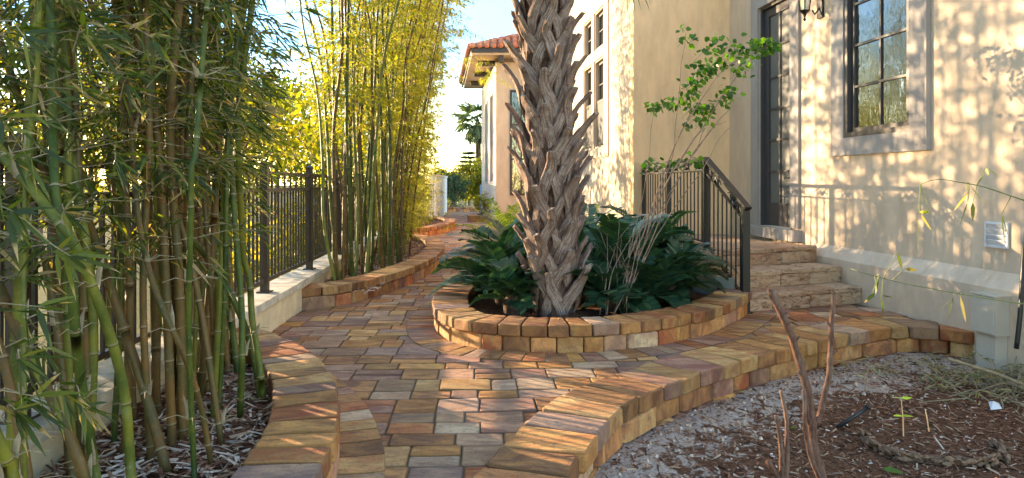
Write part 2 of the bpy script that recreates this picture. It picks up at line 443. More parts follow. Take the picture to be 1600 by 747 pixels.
# ------------------------------------------------------------------ setting: ground, path
g=Geo(); g.add([(-400,-100,-.36),(400,-100,-.36),(400,600,-.36),(-400,600,-.36)],[(0,1,2,3)])
kind(obj('ground',g,M_GRASS),'structure')
ret_mid=offset(spline(V(RETAIN),.1),.19)
path_poly=[(-2.0,-1.5)]+[(p.x,p.y) for p in ret_mid]+[(3.66,5.6),(3.6,6.1),(2.9,10.2),(1.78,10.0),(SIDE_X(20),20),(-.5,20),(-1.0,33),(-3.5,33)]
g=Geo(); g.prism(path_poly,-.3,-.009)
kind(obj('path_bedding',g,M_JOINT),'structure')
g=Geo(); U=.0762; rot=Matrix.Rotation(R(2.5),2)
y=-1.2
while y<32:
    hU=rng.choice([2,2,3,3,3]); hh=hU*U; x=-4.2+rng.uniform(-.2,.2)
    if y>14 : hh=.229
    while x<5.2:
        ww=rng.choice([2,3,3,4,4,3])*U if hU==3 else rng.choice([3,3,4,4,2])*U
        if y>14: ww=rng.choice([.229,.305])
        c=rot@Vector((x+ww/2,y+hh/2))
        if inpoly(c.x,c.y,path_poly) and c.x>FENCE_X(c.y)-.1:
            split = hU==3 and ww>=3*U and rng.random()<.16 and y<=14
            cells=[(x,y,ww,hh)] if not split else [(x,y,ww,hh/3*1.5),(x,y+hh/2,ww,hh/2)]
            for (a,b,c1,d1) in cells:
                gp=.0022
                qd=[rot@Vector((a+gp,b+gp)),rot@Vector((a+c1-gp,b+gp)),rot@Vector((a+c1-gp,b+d1-gp)),rot@Vector((a+gp,b+d1-gp))]
                zt=rng.uniform(-.003,.002)
                if y<14:
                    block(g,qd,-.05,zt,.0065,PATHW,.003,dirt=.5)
                else:
                    ca,cb=pcol(PATHW); g.add([(p.x,p.y,zt) for p in qd],[(0,1,2,3)],ca,cb)
        x+=ww
    y+=hh
kind(obj('path',g,M_PAVE),'structure')
# soldier courses flush with the path
g=Geo()
course(g,offset(BED1,-.20),.205,-.045,.006,[.15,.15,.18],1,0,[4,5,2.5,2,1,3,3,2],.006,.003)
course(g,offset(spline(V(RING[1:13]),.1),.235),.24,-.045,.006,[.15,.15,.12],-1,0,PATHW,.006,.003)
kind(obj('path_border',g,M_PAVE),'structure')

def planter(label,line,lower=True,z=.2,capw=.30,side=1,group='low paver walls around the planting beds'):
    t=thing('planter_wall',label,'planter wall',(0,0,0),0,group)
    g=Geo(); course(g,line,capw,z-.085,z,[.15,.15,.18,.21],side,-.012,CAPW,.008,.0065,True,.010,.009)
    obj('cap_course',g,M_PAVE,t)
    g=Geo(); course(g,line,.14,-.05,z-.088,[.18,.23,.29,.15],side,0,CAPW,.011,.006,False,.006,.010)
    obj('lower_course',g,M_PAVE,t)
    return t
planter('curved two course paver wall holding the shaded bamboo bed nearest the camera',BED1)
planter('two course paver wall bulging round the sunlit bamboo clump beside the fence wall',BED2)
planter('small far paver wall round the thin bamboo before the white wall',BED3)
planter('oval paver wall around the rough palm trunk and cardboard palms',RING,side=-1)
# retaining edge, flush with the path, mulch below it
t=thing('retaining_wall','tan paver retaining wall dropping from path level to the mulch bed','retaining wall')
g=Geo(); course(g,RETAIN,.38,-.085,.014,[.15,.18,.21,.24],1,-.01,CAPW,.010,.0095,True,.011,.016); obj('cap_course',g,M_PAVE,t)
g=Geo(); course(g,RETAIN,.2,-.20,-.088,[.22,.28,.32,.17],1,.02,[4,3,2,1,1,4,2,1],.016,.010,False,.010,.018)
obj('upper_course',g,M_PAVE,t)
g=Geo(); course(g,RETAIN,.2,-.36,-.203,[.22,.28,.32],1,.015,[4,3,2,1,1,4,2,1],.016,.010,False,.010,.015)
obj('lower_course',g,M_PAVE,t)

# soil inside the beds
def soil(name,poly,z,amp=.015,sandy=.1,step=.07):
    xs=[p[0] for p in poly]; ys=[p[1] for p in poly]
    nx=int((max(xs)-min(xs))/step)+2; ny=int((max(ys)-min(ys))/step)+2
    vs=[];fs=[];cs=[]
    for j in range(ny):
        for i in range(nx):
            x=min(xs)+i*step; y_=min(ys)+j*step
            vs.append((x,y_,z+amp*mn.noise(Vector((x*3,y_*3,z)))*2+amp*.6*mn.noise(Vector((x*13,y_*13,z))))); cs.append((sandy,.5,.5))
    for j in range(ny-1):
        for i in range(nx-1):
            if inpoly(min(xs)+(i+.5)*step,min(ys)+(j+.5)*step,poly):
                a=j*nx+i; fs.append((a,a+1,a+nx+1,a+nx))
    g=Geo(); g.add(vs,fs,cs); return kind(obj(name,g,M_MULCH,smooth=True),'structure')
in1=offset(BED1,.2); in2=offset(spline(V(BED2),.2),.2); in3=offset(spline(V(BED3),.2),.2); inr=offset(spline(V(RING),.2),-.2)
soil('bed_soil',[(p.x,p.y) for p in in1]+[(FENCE_X(5),5),(FENCE_X(0),-1)],.10,.02,.22)
soil('bed_soil',[(p.x,p.y) for p in in2]+[(FENCE_X(14.2),14.2),(FENCE_X(6.6),6.4)],.12,.02,.15)
soil('bed_soil',[(p.x,p.y) for p in in3]+[(FENCE_X(21),21),(FENCE_X(15),15)],.12,.02,.15)
soil('bed_soil',[(p.x,p.y) for p in inr]+[(1.75,10.3),(1.8,7.2),(2.05,6.75)],.12,.02,.02)
# mulch bed, lower right
retl=spline(V(RETAIN),.1)
def dret(x,y): return min((p.x-x)**2+(p.y-y)**2 for p in retl)**.5
def mz(x,y):
    d=dret(x,y)
    return -.235+.02*mn.noise(Vector((x*1.3,y*1.3,2)))+.016*mn.noise(Vector((x*5,y*5,1)))+.02*math.exp(-(d/.25)**2)+.006*mn.noise(Vector((x*19,y*19,1)))
vs=[];cs=[];fs=[];st=.045; nx=int(7.2/st); ny=int(7.6/st)
for j in range(ny):
    for i in range(nx):
        x=-.8+i*st; y_=-.6+j*st; d=dret(x,y_)
        vs.append((x,y_,mz(x,y_)))
        s=max(0,1-d/.75)*.85+max(0,(x-2.6)/3.5)*.3+(.22 if y_>4.7 else 0)
        cs.append((min(1,s),.5,.5))
retf=[(p.x,p.y) for p in offset(retl,.1)]+[(8,6.2),(8,-2),(-.45,-2)]
for j in range(ny-1):
    for i in range(nx-1):
        if inpoly(-.8+(i+.5)*st,-.6+(j+.5)*st,retf):
            a=j*nx+i; fs.append((a,a+1,a+nx+1,a+nx))
g=Geo(); g.add(vs,fs,cs); kind(obj('mulch_bed',g,M_MULCH,smooth=True),'structure')
# loose chips and litter
g=Geo()
def chip(x,y,z,L,w,h,c,tilt=.5):
    M=Matrix.Translation((x,y,z))@Matrix.Rotation(rng.uniform(0,6.28),4,'Z')@Matrix.Rotation(rng.gauss(0,tilt*.5),4,'Y')@Matrix.Rotation(rng.gauss(0,tilt),4,'X')
    k=rng.uniform(-.3,.3)*L
    vs=[M@Vector(p) for p in ((-L/2,-w/2,0),(L/2,-w*.3,0),(L/2,w*.35,0),(-L/2,w/2,0),(0,k*.2,h))]
    g.add(vs,[(0,1,4),(1,2,4),(2,3,4),(3,0,4)],(c,.5,.5))
cnt=0
while cnt<19000:
    x=rng.uniform(-.2,5.2); y_=rng.uniform(1.4,6.3)
    if not inpoly(x,y_,retf): continue
    d=dret(x,y_); sandy=d<.55 and y_<5
    if sandy and rng.random()<.35: continue
    near=y_<4
    L=rng.uniform(.012,.05)*(1 if rng.random()<.8 else 1.9); c=min(.85,abs(rng.gauss(.42,.26)))
    if rng.random()<.045: c=.97; L=rng.uniform(.008,.022)
    chip(x,y_,mz(x,y_)+rng.uniform(-.002,.012),L,rng.uniform(.004,.014),rng.uniform(.002,.007),c); cnt+=1
cnt=0
while cnt<550:
    x=rng.uniform(-.1,4.2); y_=rng.uniform(1.8,6.0)
    if not inpoly(x,y_,retf) or dret(x,y_)>.75*rng.random()**.5+.05: continue
    r=rng.uniform(.004,.016)*(1.5 if rng.random()<.1 else 1); z=mz(x,y_); pv=[]
    for k in range(6):
        a=k*PI/3+rng.random()*.5; pv.append((x+r*math.cos(a)*rng.uniform(.7,1.2),y_+r*math.sin(a)*rng.uniform(.7,1.2),z-.003))
    pv+=[(x+r*.5*math.cos(a_)*rng.uniform(.6,1.2),y_+r*.5*math.sin(a_),z+r*rng.uniform(.6,1)) for a_ in (0,2.1,4.2)]
    c=rng.choice([.7,.8,.86,.9,.6])
    g.add(pv,[(0,1,6),(1,2,7),(2,3,7),(3,4,8),(4,5,8),(5,0,6),(1,7,6),(3,8,7),(5,6,8),(6,7,8)],(c,.5,.5)); cnt+=1
kind(obj('mulch',g,M_CHIP),'stuff')
g=Geo(); cnt=0
while cnt<2600:
    y_=rng.uniform(1.6,4.9); x=rng.uniform(-1.85,-.9)
    if x<FENCE_X(y_)+.03 or (x+4.14)**2+(y_-2.2)**2>3.2**2: continue
    chip(x,y_,.105+rng.uniform(0,.02),rng.uniform(.02,.12),rng.uniform(.005,.02),.004,rng.choice([.3,.5,.7,.85,.9,.2])); cnt+=1
for _ in range(1800):
    y_=rng.uniform(6.8,12.6); x=rng.uniform(-2.1,-1.35)
    chip(x,y_,.13,rng.uniform(.02,.1),rng.uniform(.005,.02),.004,rng.choice([.5,.7,.8,.85]))
kind(obj('leaf_litter',g,M_CHIP),'stuff')

# ------------------------------------------------------------------ fence wall and metal fence
t=thing('fence_wall','low cream stucco wall with stone coping under the dark metal fence','wall')
def slab_along(g,fx,y0,y1,w0,w1,z0,z1):
    vs=[(fx(y0)+w0,y0,z0),(fx(y0)+w1,y0,z0),(fx(y1)+w1,y1,z0),(fx(y1)+w0,y1,z0)]
    vs+= [(a,b,z1) for a,b,_ in vs]
    g.add(vs,[(3,2,1,0),(4,5,6,7),(0,1,5,4),(1,2,6,5),(2,3,7,6),(3,0,4,7)])
g=Geo(); slab_along(g,FENCE_X,-1.5,22,-.24,0,-.4,.225); obj('wall_body',g,M_FWALL,t)
g=Geo(); y=-1.5
while y<22:
    slab_along(g,FENCE_X,y+.003,y+.597,-.27,.025,.226,.283+rng.uniform(-.002,.002)); y+=.6
obj('coping',g,M_COPE,t)
t=thing('metal_fence','dark bronze picket fence standing on the low cream wall','fence')
FX=lambda Y:FENCE_X(Y)-.12
def rail(z,h,w,name,mat=M_FENCE):
    g=Geo(); slab_along(g,FX,-1.5,22,-w/2,w/2,z,z+h); obj(name,g,mat,t)
rail(1.27,.035,.035,'top_rail'); rail(1.13,.03,.03,'middle_rail'); rail(.37,.03,.03,'bottom_rail')
g=Geo(); y=-1.45
while y<22:
    g.box(FX(y)-.008,FX(y)+.008,y-.008,y+.008,.40,1.13)
    if int((y+1.5)/.1)%2==0: g.box(FX(y)-.008,FX(y)+.008,y-.008,y+.008,1.16,1.27)
    y+=.1
obj('picket',g,M_FENCE,t)['kind']='stuff'
pg=Geo(); pg.box(-.03,.03,-.03,.03,.283,1.36); pg.box(-.036,.036,-.036,.036,1.36,1.375); pg.add([(-.036,-.036,1.375),(.036,-.036,1.375),(.036,.036,1.375),(-.036,.036,1.375),(0,0,1.40)],[(0,1,4),(1,2,4),(2,3,4),(3,0,4)])
pg.box(-.055,.055,-.055,.055,.284,.296)
yy=5.75-1.55*4; first=None
while yy<22:
    if first is None: first=obj('post',pg,M_FENCE,t,loc=(FX(yy),yy,0))
    else:
        c=first.copy(); COL.objects.link(c); c.parent=t; c.location=(FX(yy),yy,0)
    yy+=1.55

# ------------------------------------------------------------------ house
house=thing('house','cream stucco house with grey trim, entry recess and tiled far wing','house')
ang=math.atan(.114)
def wall_face(y0,y1,fx,z0,z1,th=.25,holes=()):
    """wall slab running along y with rectangular holes (ya,yb,za,zb); face at fx(y), thickness away from the path"""
    g=Geo(); ys=sorted({y0,y1,*[h[0] for h in holes],*[h[1] for h in holes]}); zs=sorted({z0,z1,*[h[2] for h in holes],*[h[3] for h in holes]})
    for a,b in zip(ys,ys[1:]):
        for c,d in zip(zs,zs[1:]):
            m=((a+b)/2,(c+d)/2)
            if any(h[0]<m[0]<h[1] and h[2]<m[1]<h[3] for h in holes): continue
            slab_along(g,fx,a,b,0,th,c,d)
    return g
DY0,DY1,DZ0,DZ1=8.40,9.23,.64,3.56
WY0,WY1,WZ0,WZ1=6.29,7.30,1.69,3.62
g=wall_face(3.0,10.17,WALL_X,-.3,4.9,.25,[(DY0,DY1,DZ0,DZ1),(WY0,WY1,WZ0,WZ1)]); obj('wall',g,M_STUCL,house)
# entry return wall, facing the camera
g=Geo(); g.prism([(1.78,10.0),(3.24,10.17),(3.50,10.17),(3.50,10.45),(2.0,10.3),(1.76,10.2)],-.3,6.2); obj('wall',g,M_STUC,house)
SW=[(11.72,12.38,1.86,3.38),(12.62,13.25,1.86,3.38),(11.72,12.38,3.62,4.25),(12.62,13.25,3.62,4.25)]
g=wall_face(10.2,20.0,lambda y:SIDE_X(y)+.002,-.3,6.2,.25,SW); obj('wall',g,M_STUCL,house)
# tower
TX0=-.47; TY0=20.0; TW=lambda y:1.81-.114*y
g=wall_face(20.0,26.0,TW,-.3,4.75,.25,[(20.9,21.9,1.2,4.0),(23.0,24.0,1.2,4.0)]); obj('wall',g,M_STUCL,house)
g=Geo(); g.box(TX0+.01,-.02,19.98,20.2,-.3,4.75); g.box(-.02,.55,19.98,20.2,-.3,.9); g.box(-.02,.55,19.98,20.2,3.9,4.75); g.box(.55,3,19.98,20.2,-.3,4.75); obj('wall',g,M_STUCL,house)
g=Geo(); g.box(-.06,.0,19.93,19.975,.86,3.94); g.box(.53,.59,19.93,19.975,.86,3.94); g.box(0,.53,19.93,19.975,3.88,3.94); g.box(0,.53,19.93,19.975,.86,.92); g.box(.25,.29,19.95,19.975,.92,3.88)
for z in (1.9,2.9): g.box(0,.53,19.95,19.975,z,z+.04)
w=obj('window',g,M_DARKW,house); g=Geo(); g.box(-.02,.55,20.0,20.01,.9,3.9); obj('pane',g,M_GLASS,w)
for (a,b) in ((20.9,21.9),(23.0,24.0)):
    g=Geo()
    for u0,u1,z0,z1 in ((a-.02,a+.07,1.2,4.0),(b-.07,b+.02,1.2,4.0),(a,b,3.93,4.0),(a,b,1.2,1.27),((a+b)/2-.02,(a+b)/2+.02,1.27,3.93)): slab_along(g,TW,u0,u1,-.02,.05,z0,z1)
    w=obj('window',g,M_TRIM,house); g=Geo(); slab_along(g,TW,a,b,.08,.09,1.2,4.0); obj('pane',g,M_GLASS,w)
g=Geo(); g.box(-1.16,3.2,19.36,19.42,4.93,5.08); slab_along(g,lambda y:TW(y)-.69,19.42,26.5,-.06,0,4.93,5.08); obj('fascia',g,M_DARKW,house)
g=Geo(); g.prism([(-1.14,19.42),(3.2,19.42),(3.2,20.3),(TW(20)+.1,20.3),(TW(26.4)+.1,26.4),(TW(26.4)-.67,26.4)],4.87,4.925); obj('soffit',g,M_STUCL,house)
g=Geo()
for x in (-.3,.9,2.0): g.box(x-.06,x+.06,19.5,19.98,4.72,4.868)
for y_ in (20.4,22.4,24.4): slab_along(g,TW,y_,y_+.12,-.5,-.003,4.72,4.868)
obj('bracket',g,M_DARKW,house)['kind']='stuff'
# tiled hip roof of the tower
g=Geo(); slope=.42; ex,ey,ez=-1.22,19.30,5.06
apex=Vector((1.6,22.1,ez+slope*2.8))
ebl=Vector((TW(27)-.75,27,ez)); 
g.add([(ex,ey,ez),(4.4,ey,ez),apex,ebl,(apex.x-.2,27,apex.z)],[(0,1,2),(0,2,4,3)])
for k in range(22):
    x=ex+.1+k*.2; top=min(x-ex,2.8) if x<apex.x else min(4.4-x,2.8)
    if top<.1: continue
    for s0 in range(int(top/.32)+1):
        a=s0*.32; b=min(a+.36,top)
        if b-a<.05: continue
        z0=ez+slope*a+.02; z1=ez+slope*b
        g.tube([(x,ey+a-.02,z0+.03),(x,ey+b,z1+.015)],[.085,.07],8)
for k in range(36):
    y_=ey+.1+k*.2
    x0=ex-.114*(y_-ey); top=min(y_-ey,2.8)
    for s0 in range(int(top/.32)+1):
        a=s0*.32; b=min(a+.36,top)
        if b-a<.05: continue
        g.tube([(x0+a-.02,y_,ez+slope*a+.05),(x0+b,y_,ez+slope*b+.015)],[.085,.07],8)
obj('roof',g,M_TILE,house,smooth=True)
# plinth with sloped top
g=Geo()
def plinth(y0,y1):
    vs=[]
    for y_ in (y0,y1): vs+= [(PLINTH_X(y_),y_,-.32),(WALL_X(y_)-.002,y_,-.32),(WALL_X(y_)-.002,y_,.517),(PLINTH_X(y_),y_,.393)]
    g.add(vs,[(0,1,2,3),(7,6,5,4),(0,3,7,4),(3,2,6,7),(0,4,5,1)])
plinth(3.0,7.9); obj('plinth',g,M_PLINTH,house)
# trims
g=Geo(); T=lambda a,b,z0,z1,o=.03:slab_along(g,WALL_X,a,b,-o,-.002,z0,z1)
T(WY0-.22,WY0-.003,1.50,3.8);T(WY1+.003,WY1+.22,1.50,3.8);T(WY0-.003,WY1+.003,1.50,WZ0-.003);T(WY0-.003,WY1+.003,WZ1+.003,3.8)
T(6.045,6.066,1.50,4.2,.045)
obj('window_surround',g,M_TRIM,house)
g=Geo(); T(DY0-.2,DY0-.003,.66,3.8);T(DY1+.003,DY1+.2,.52,3.8);T(DY0-.003,DY1+.003,DZ1+.003,3.8); obj('door_surround',g,M_TRIM,house)
g=Geo(); slab_along(g,WALL_X,DY0-.23,DY1+.25,-.10,.2,.50,.637); obj('threshold',g,M_TRIM,house)
g=wall_face(11.4,13.6,lambda y:SIDE_X(y)-.02,1.66,4.45,.02,[(a-.03,b+.03,c-.03,d+.03) for a,b,c,d in SW]); obj('window_surround',g,M_STUCL,house)
# door
def leaf(name,fx,y0,y1,z0,z1,rows,cols_,fr,mun,glass,rec,mat,bottom=None,depth=.045):
    g=Geo(); bt=bottom or fr
    S=lambda a,b,c,d,o0=rec,o1=rec+depth:slab_along(g,fx,a,b,o0,o1,c,d)
    S(y0,y0+fr,z0,z1);S(y1-fr,y1,z0,z1);S(y0+fr,y1-fr,z0,z0+bt);S(y0+fr,y1-fr,z1-fr,z1)
    ya,yb,za,zb=y0+fr,y1-fr,z0+bt,z1-fr
    for i in range(1,cols_): c=ya+(yb-ya)*i/cols_; S(c-mun/2,c+mun/2,za,zb,rec+.006,rec+depth-.006)
    for i in range(1,rows): c=za+(zb-za)*i/rows; S(ya,yb,c-mun/2,c+mun/2,rec+.004,rec+depth-.008)
    o=obj(name,g,mat,house)
    g2=Geo(); slab_along(g2,fx,ya-.01,yb+.01,rec+.022,rec+.028,za-.01,zb+.01); obj('pane',g2,glass,o)
    return o
g=Geo()
for a,b,c,d in ((DY0,DY0+.035,DZ0,DZ1),(DY1-.035,DY1,DZ0,DZ1),(DY0+.035,DY1-.035,DZ1-.035,DZ1)): slab_along(g,WALL_X,a,b,.01,.14,c,d)
obj('door_frame',g,M_DOOR,house)
door=leaf('door',WALL_X,DY0+.038,DY1-.038,DZ0+.01,DZ1-.038,6,2,.105,.026,M_FROST,.055,M_DOOR,.30)
g=Geo(); yh=DY0+.09; zh=1.27; X=WALL_X(yh)
g.box(X+.045,X+.056,yh-.02,yh+.02,zh-.10,zh+.08); g.tube([(X+.05,yh,zh),(X+.0,yh,zh)],.009,8); g.tube([(X+.0,yh,zh),(X-.005,yh+.05,zh+.006),(X+.0,yh+.12,zh-.004)],.008,8)
obj('handle',g,M_IRON,door)
# window
g=Geo()
for a,b,c,d in ((WY0,WY0+.05,WZ0,WZ1),(WY1-.05,WY1,WZ0,WZ1),(WY0+.05,WY1-.05,WZ1-.05,WZ1),(WY0+.05,WY1-.05,WZ0,WZ0+.05)): slab_along(g,WALL_X,a,b,-.015,.10,c,d)
w=leaf('window',WALL_X,WY0+.052,WY1-.052,WZ0+.052,WZ1-.052,4,2,.045,.024,M_GLASS,.03,M_DARKW)
obj('frame',g,M_DARKW,w)
for a,b,c,d in SW:
    sash=leaf('window',SIDE_X,a,b,c,d,2 if d>4 else 4,2,.05,.02,M_GLASS,.06,M_DARKW)
    if d<3.5:
        g=Geo(); slab_along(g,SIDE_X,a+.03,b-.03,.035,.055,c+.04,c+.78); obj('insect_screen',g,M_DARKW,sash)
        g=Geo(); slab_along(g,SIDE_X,a+.02,b-.02,.03,.062,c+.78,c+.83); obj('frame',g,M_DARKW,sash)

# wall lantern
ly=7.76; lx=WALL_X(ly)
t=thing('wall_lantern','black iron wall lantern with candle sleeve between the door and the window','lantern',(lx,ly,0),ang)
g=Geo(); g.box(-.025,-.002,-.055,.055,3.08,3.85); g.tube([(-.02,0,3.75),(-.12,0,3.86),(-.2,0,3.80)],.012,8); g.tube([(-.02,0,3.2),(-.08,0,3.12),(-.11,0,3.17)],.01,8); obj('bracket',g,M_IRON,t)
g=Geo()
for k in range(6):
    a=k*PI/3; g.tube([(-.2+.055*math.cos(a),.055*math.sin(a),3.16),(-.2+.10*math.cos(a),.10*math.sin(a),3.5)],.006,6)
g.tube([(-.2,0,3.04),(-.2,0,3.06),(-.2,0,3.08),(-.2,0,3.12),(-.2,0,3.16)],[.004,.018,.008,.02,.06],12)
g.tube([(-.2,0,3.5),(-.2,0,3.52),(-.2,0,3.6),(-.2,0,3.68),(-.2,0,3.74)],[.115,.12,.06,.03,.02],12); obj('cage',g,M_IRON,t)
g=Geo(); g.tube([(-.2,0,3.17),(-.2,0,3.5)],[.05,.093],6,cap=False); obj('glass',g,M_LGL,t)
g=Geo(); g.tube([(-.2,0,3.2),(-.2,0,3.34)],.016,10); obj('candle_sleeve',g,M_CREAM,t)
# vent
vy=5.33; vx=WALL_X(vy)
t=thing('wall_vent','small white louvred vent cover low on the stucco wall','vent',(vx,vy,.80),ang)
g=Geo(); 
for a,b,c,d in ((-.11,.11,-.10,-.085),(-.11,.11,.085,.10),(-.11,-.095,-.085,.085),(.095,.11,-.085,.085)): g.box(-.02,-.002,a,b,c,d)
obj('frame',g,M_WPL,t)
g=Geo()
for k in range(4): g.box(-.003,.003,-.093,.093,-.026,.026,Matrix.Translation((-.015,0,-.063+k*.043))@Matrix.Rotation(R(-32),4,'Y'))
obj('louvre',g,M_WPL,t)['kind']='stuff'
t=tag(obj('outlet_cover',(lambda g:(g.box(-.05,-.002,-.07,.07,-.075,.075),g.box(-.06,-.05,-.05,.05,-.055,.055),g)[2])(Geo()),M_BEIGE,loc=(WALL_X(5.02),5.0,.83)),'beige outlet cover on the wall beside the louvred vent','outlet cover')
# utility box
uy=5.22; ux=PLINTH_X(uy)
t=thing('utility_box','beige metal utility box on the plinth at the end of the retaining wall','utility box',(ux,uy,0),ang)
g=Geo(); g.box(-.12,-.002,-.12,.10,.06,.35); obj('enclosure',g,M_BEIGE,t)
g=Geo(); g.box(-.132,-.121,-.115,.095,.07,.345); g.box(-.135,.0,-.13,.11,.351,.36); obj('lid',g,M_BEIGE,t)
g=Geo(); g.box(-.10,-.003,-.10,.08,-.3,.058); obj('conduit',g,M_BEIGE,t)
g=Geo(); b=P(1588,545,4.9); g.tube(spline([b,P(1594,490,4.9),P(1598,430,4.92),P(1600,395,4.95),P(1606,350,4.98)],.05),.016,8)
tag(obj('black_cable',g,M_BLACK,smooth=True),'thick black cable rising beside the beige utility box','cable')

# ------------------------------------------------------------------ steps and landing
t=thing('entry_steps','rough travertine steps and landing in front of the dark door','steps')
TC=[(.42,.22,.12),(.52,.30,.17),(.33,.15,.09),(.56,.38,.24)]
ZL,Z2,Z3=.505,.33,.165
def stepgeo(nose,back,z0,z1,name):
    a,b=Vector(nose[0]),Vector(nose[1]); d=(b-a); L=d.length; u=d/L; nrm=Vector((-u.y,u.x))
    g=Geo(); x=0
    poly=[a+u*0,b,*[Vector(p) for p in back]]
    g.prism([(p.x+nrm.x*.03*(i<2),p.y+nrm.y*.03*(i<2)) for i,p in enumerate(poly)],-.3,z1-.055,col=(.4,.27,.2))
    while x<L-.02:
        w_=min(rng.choice([.30,.4,.46]),L-x)
        if L-x-w_<.12: w_=L-x
        p0=a+u*(x+.002)+nrm*.012; p1=a+u*(x+w_-.002)+nrm*.012
        block(g,[p0,p1,p1+nrm*.05,p0+nrm*.05],z0,z1-.05,.006,CAPW,.007,False,(rng.choice(TC),(.5,.4,.3)))
        x+=w_
    o=obj('riser',g,M_TRAV,t)
    return u,nrm,L,a
def tread(nose,depth,z1,n,name,clip=None):
    a,b=Vector(nose[0]),Vector(nose[1]); d=(b-a); L=d.length; u=d/L; nrm=Vector((-u.y,u.x)); g=Geo(); w_=L/n
    rows=max(1,round(depth/.4)); rd=depth/rows
    for r_ in range(rows):
        for k in range(n):
            p=a+u*(k*w_+.002)+nrm*(r_*rd+.002)
            c=p+u*(w_/2)+nrm*(rd/2)
            if clip and not inpoly(c.x,c.y,clip): continue
            block(g,[p,p+u*(w_-.004),p+u*(w_-.004)+nrm*(rd-.004),p+nrm*(rd-.004)],z1-.05,z1,.009,CAPW,.004,True,(rng.choice(TC),(.5,.4,.3)))
    obj('tread',g,M_TRAV,t)
N0=((1.86,6.86),(3.43,7.66)); N2=((1.98,6.60),(3.49,7.20)); N3=((2.2,6.37),(3.52,6.86))
stepgeo(N0,[(3.2,10.17),(1.76,9.98)],Z2,ZL,'l'); tread(N0,3.6,ZL,5,'l',[(1.7,6.5),(3.7,7.6),(WALL_X(8)-.05,8.0),(3.22,10.2),(1.7,9.95)])
stepgeo(N2,[(3.44,7.62),(1.9,6.9)],Z3,Z2,'s'); tread(N2,.40,Z2,4,'s')
stepgeo(N3,[(3.5,7.2),(2.05,6.62)],0,Z3,'b'); tread(N3,.42,Z3,4,'b')
g=Geo(); g.prism([(1.80,6.80),(1.855,6.84),(1.78,9.99),(1.70,9.98)],-.1,.46)
g.prism([(1.80,6.798),(2.10,6.45),(2.12,6.50),(1.86,6.838)],-.1,.30); obj('side_wall',g,M_CHEEK,t)

# ------------------------------------------------------------------ iron railing
t=thing('iron_railing','black iron railing with scrolls along the landing and down the steps','railing')
A=Vector((1.91,9.9,1.47)); B=Vector((2.045,7.2,1.47)); C=Vector((2.155,6.30,1.0))
def bar(g,a,b,w,h):
    a=Vector(a);b=Vector(b);d=(b-a); L=d.length; u=d/L; s=u.cross(Vector((0,0,1))).normalized(); n=s.cross(u)
    vs=[]
    for p in (a,b):
        for i,j in ((-1,-1),(1,-1),(1,1),(-1,1)): vs.append(p+s*(i*w/2)+n*(j*h/2))
    g.add(vs,[(0,1,2,3),(7,6,5,4),(0,4,5,1),(1,5,6,2),(2,6,7,3),(3,7,4,0)])
Z=lambda p,z:Vector((p.x,p.y,z))
g=Geo(); bar(g,A,B+Vector((0,-.01,0)),.055,.022); bar(g,A-Vector((0,0,.02)),B-Vector((0,0,.02)),.03,.016); obj('handrail',g,M_IRON,t)
ext=(C-B).normalized()
g=Geo(); bar(g,B,C+ext*.06,.065,.026); bar(g,B-Vector((0,0,.025)),C-Vector((0,0,.025))+ext*.04,.035,.02); obj('handrail',g,M_IRON,t)
g=Geo(); bar(g,Z(A,1.335),Z(B,1.335),.03,.016); obj('upper_rail',g,M_IRON,t)
g=Geo(); bar(g,B-Vector((0,0,.145)),C-Vector((0,0,.145)),.03,.018); obj('upper_rail',g,M_IRON,t)
g=Geo(); bar(g,Z(A,.585),Z(B,.585),.03,.016); obj('bottom_rail',g,M_IRON,t)
g=Geo(); bar(g,Z(B,.56),Z(C,.14),.03,.018); obj('bottom_rail',g,M_IRON,t)
def post(p,z0,z1,s=.028):
    g=Geo(); g.box(p.x-s,p.x+s,p.y-s,p.y+s,z0,z1); g.box(p.x-s*1.6,p.x+s*1.6,p.y-s*1.6,p.y+s*1.6,z0,z0+.012); obj('post',g,M_IRON,t)
post(A,ZL,1.46);post(B,ZL,1.455);post(A.lerp(B,.48),ZL,1.455);post(C,.01,.985,.032)
def baluster(p,z0,z1):
    g=Geo(); g.box(p.x-.0065,p.x+.0065,p.y-.0065,p.y+.0065,z0,z1); obj('baluster',g,M_IRON,t)
n=21
for i in range(1,n):
    if i==round(n*.52): continue
    p=A.lerp(B,i/n); baluster(p,.592,1.33)
n=9
for i in range(1,n):
    p=B.lerp(C,i/n); baluster(p,.56-.42*i/n+.006,p.z-.15)
def scroll(a,b):
    """leaf-and-scroll ornament between the two top rails, from a to b (centre line)"""
    g=Geo(); d=(b-a); L=d.length; u=d/L; up=Vector((0,0,1))
    def spiral(c,s,r0,dirn):
        pts=[]
        for k in range(18):
            th=k/17*2.4*PI; r=r0*(1-k/17*.75)
            pts.append(c+u*(math.cos(th)*r*s)+up*(math.sin(th)*r*dirn))
        g.tube(pts,.008,6)
    m=(a+b)/2
    spiral(m-u*.075,1,.038,1); spiral(m+u*.075,-1,.038,1); spiral(m-u*.025,1,.022,-1); spiral(m+u*.025,-1,.022,-1)
    g.tube([m-u*.11+up*-.045,m-u*.03+up*.0,m+up*.045,m+u*.03,m+u*.11-up*.045],.008,6)
    g.tube([m-u*.17,m-u*.11+up*.03],.005,6); g.tube([m+u*.17,m+u*.11+up*.03],.005,6)
    g.tube([m-u*.03-up*.03,m+u*.03-up*.03],.016,8)
    obj('scroll',g,M_IRON,t,smooth=True)
dz=Vector((0,0,-.068))
for i in range(6): scroll(A.lerp(B,i/6)+dz,A.lerp(B,(i+1)/6)+dz)
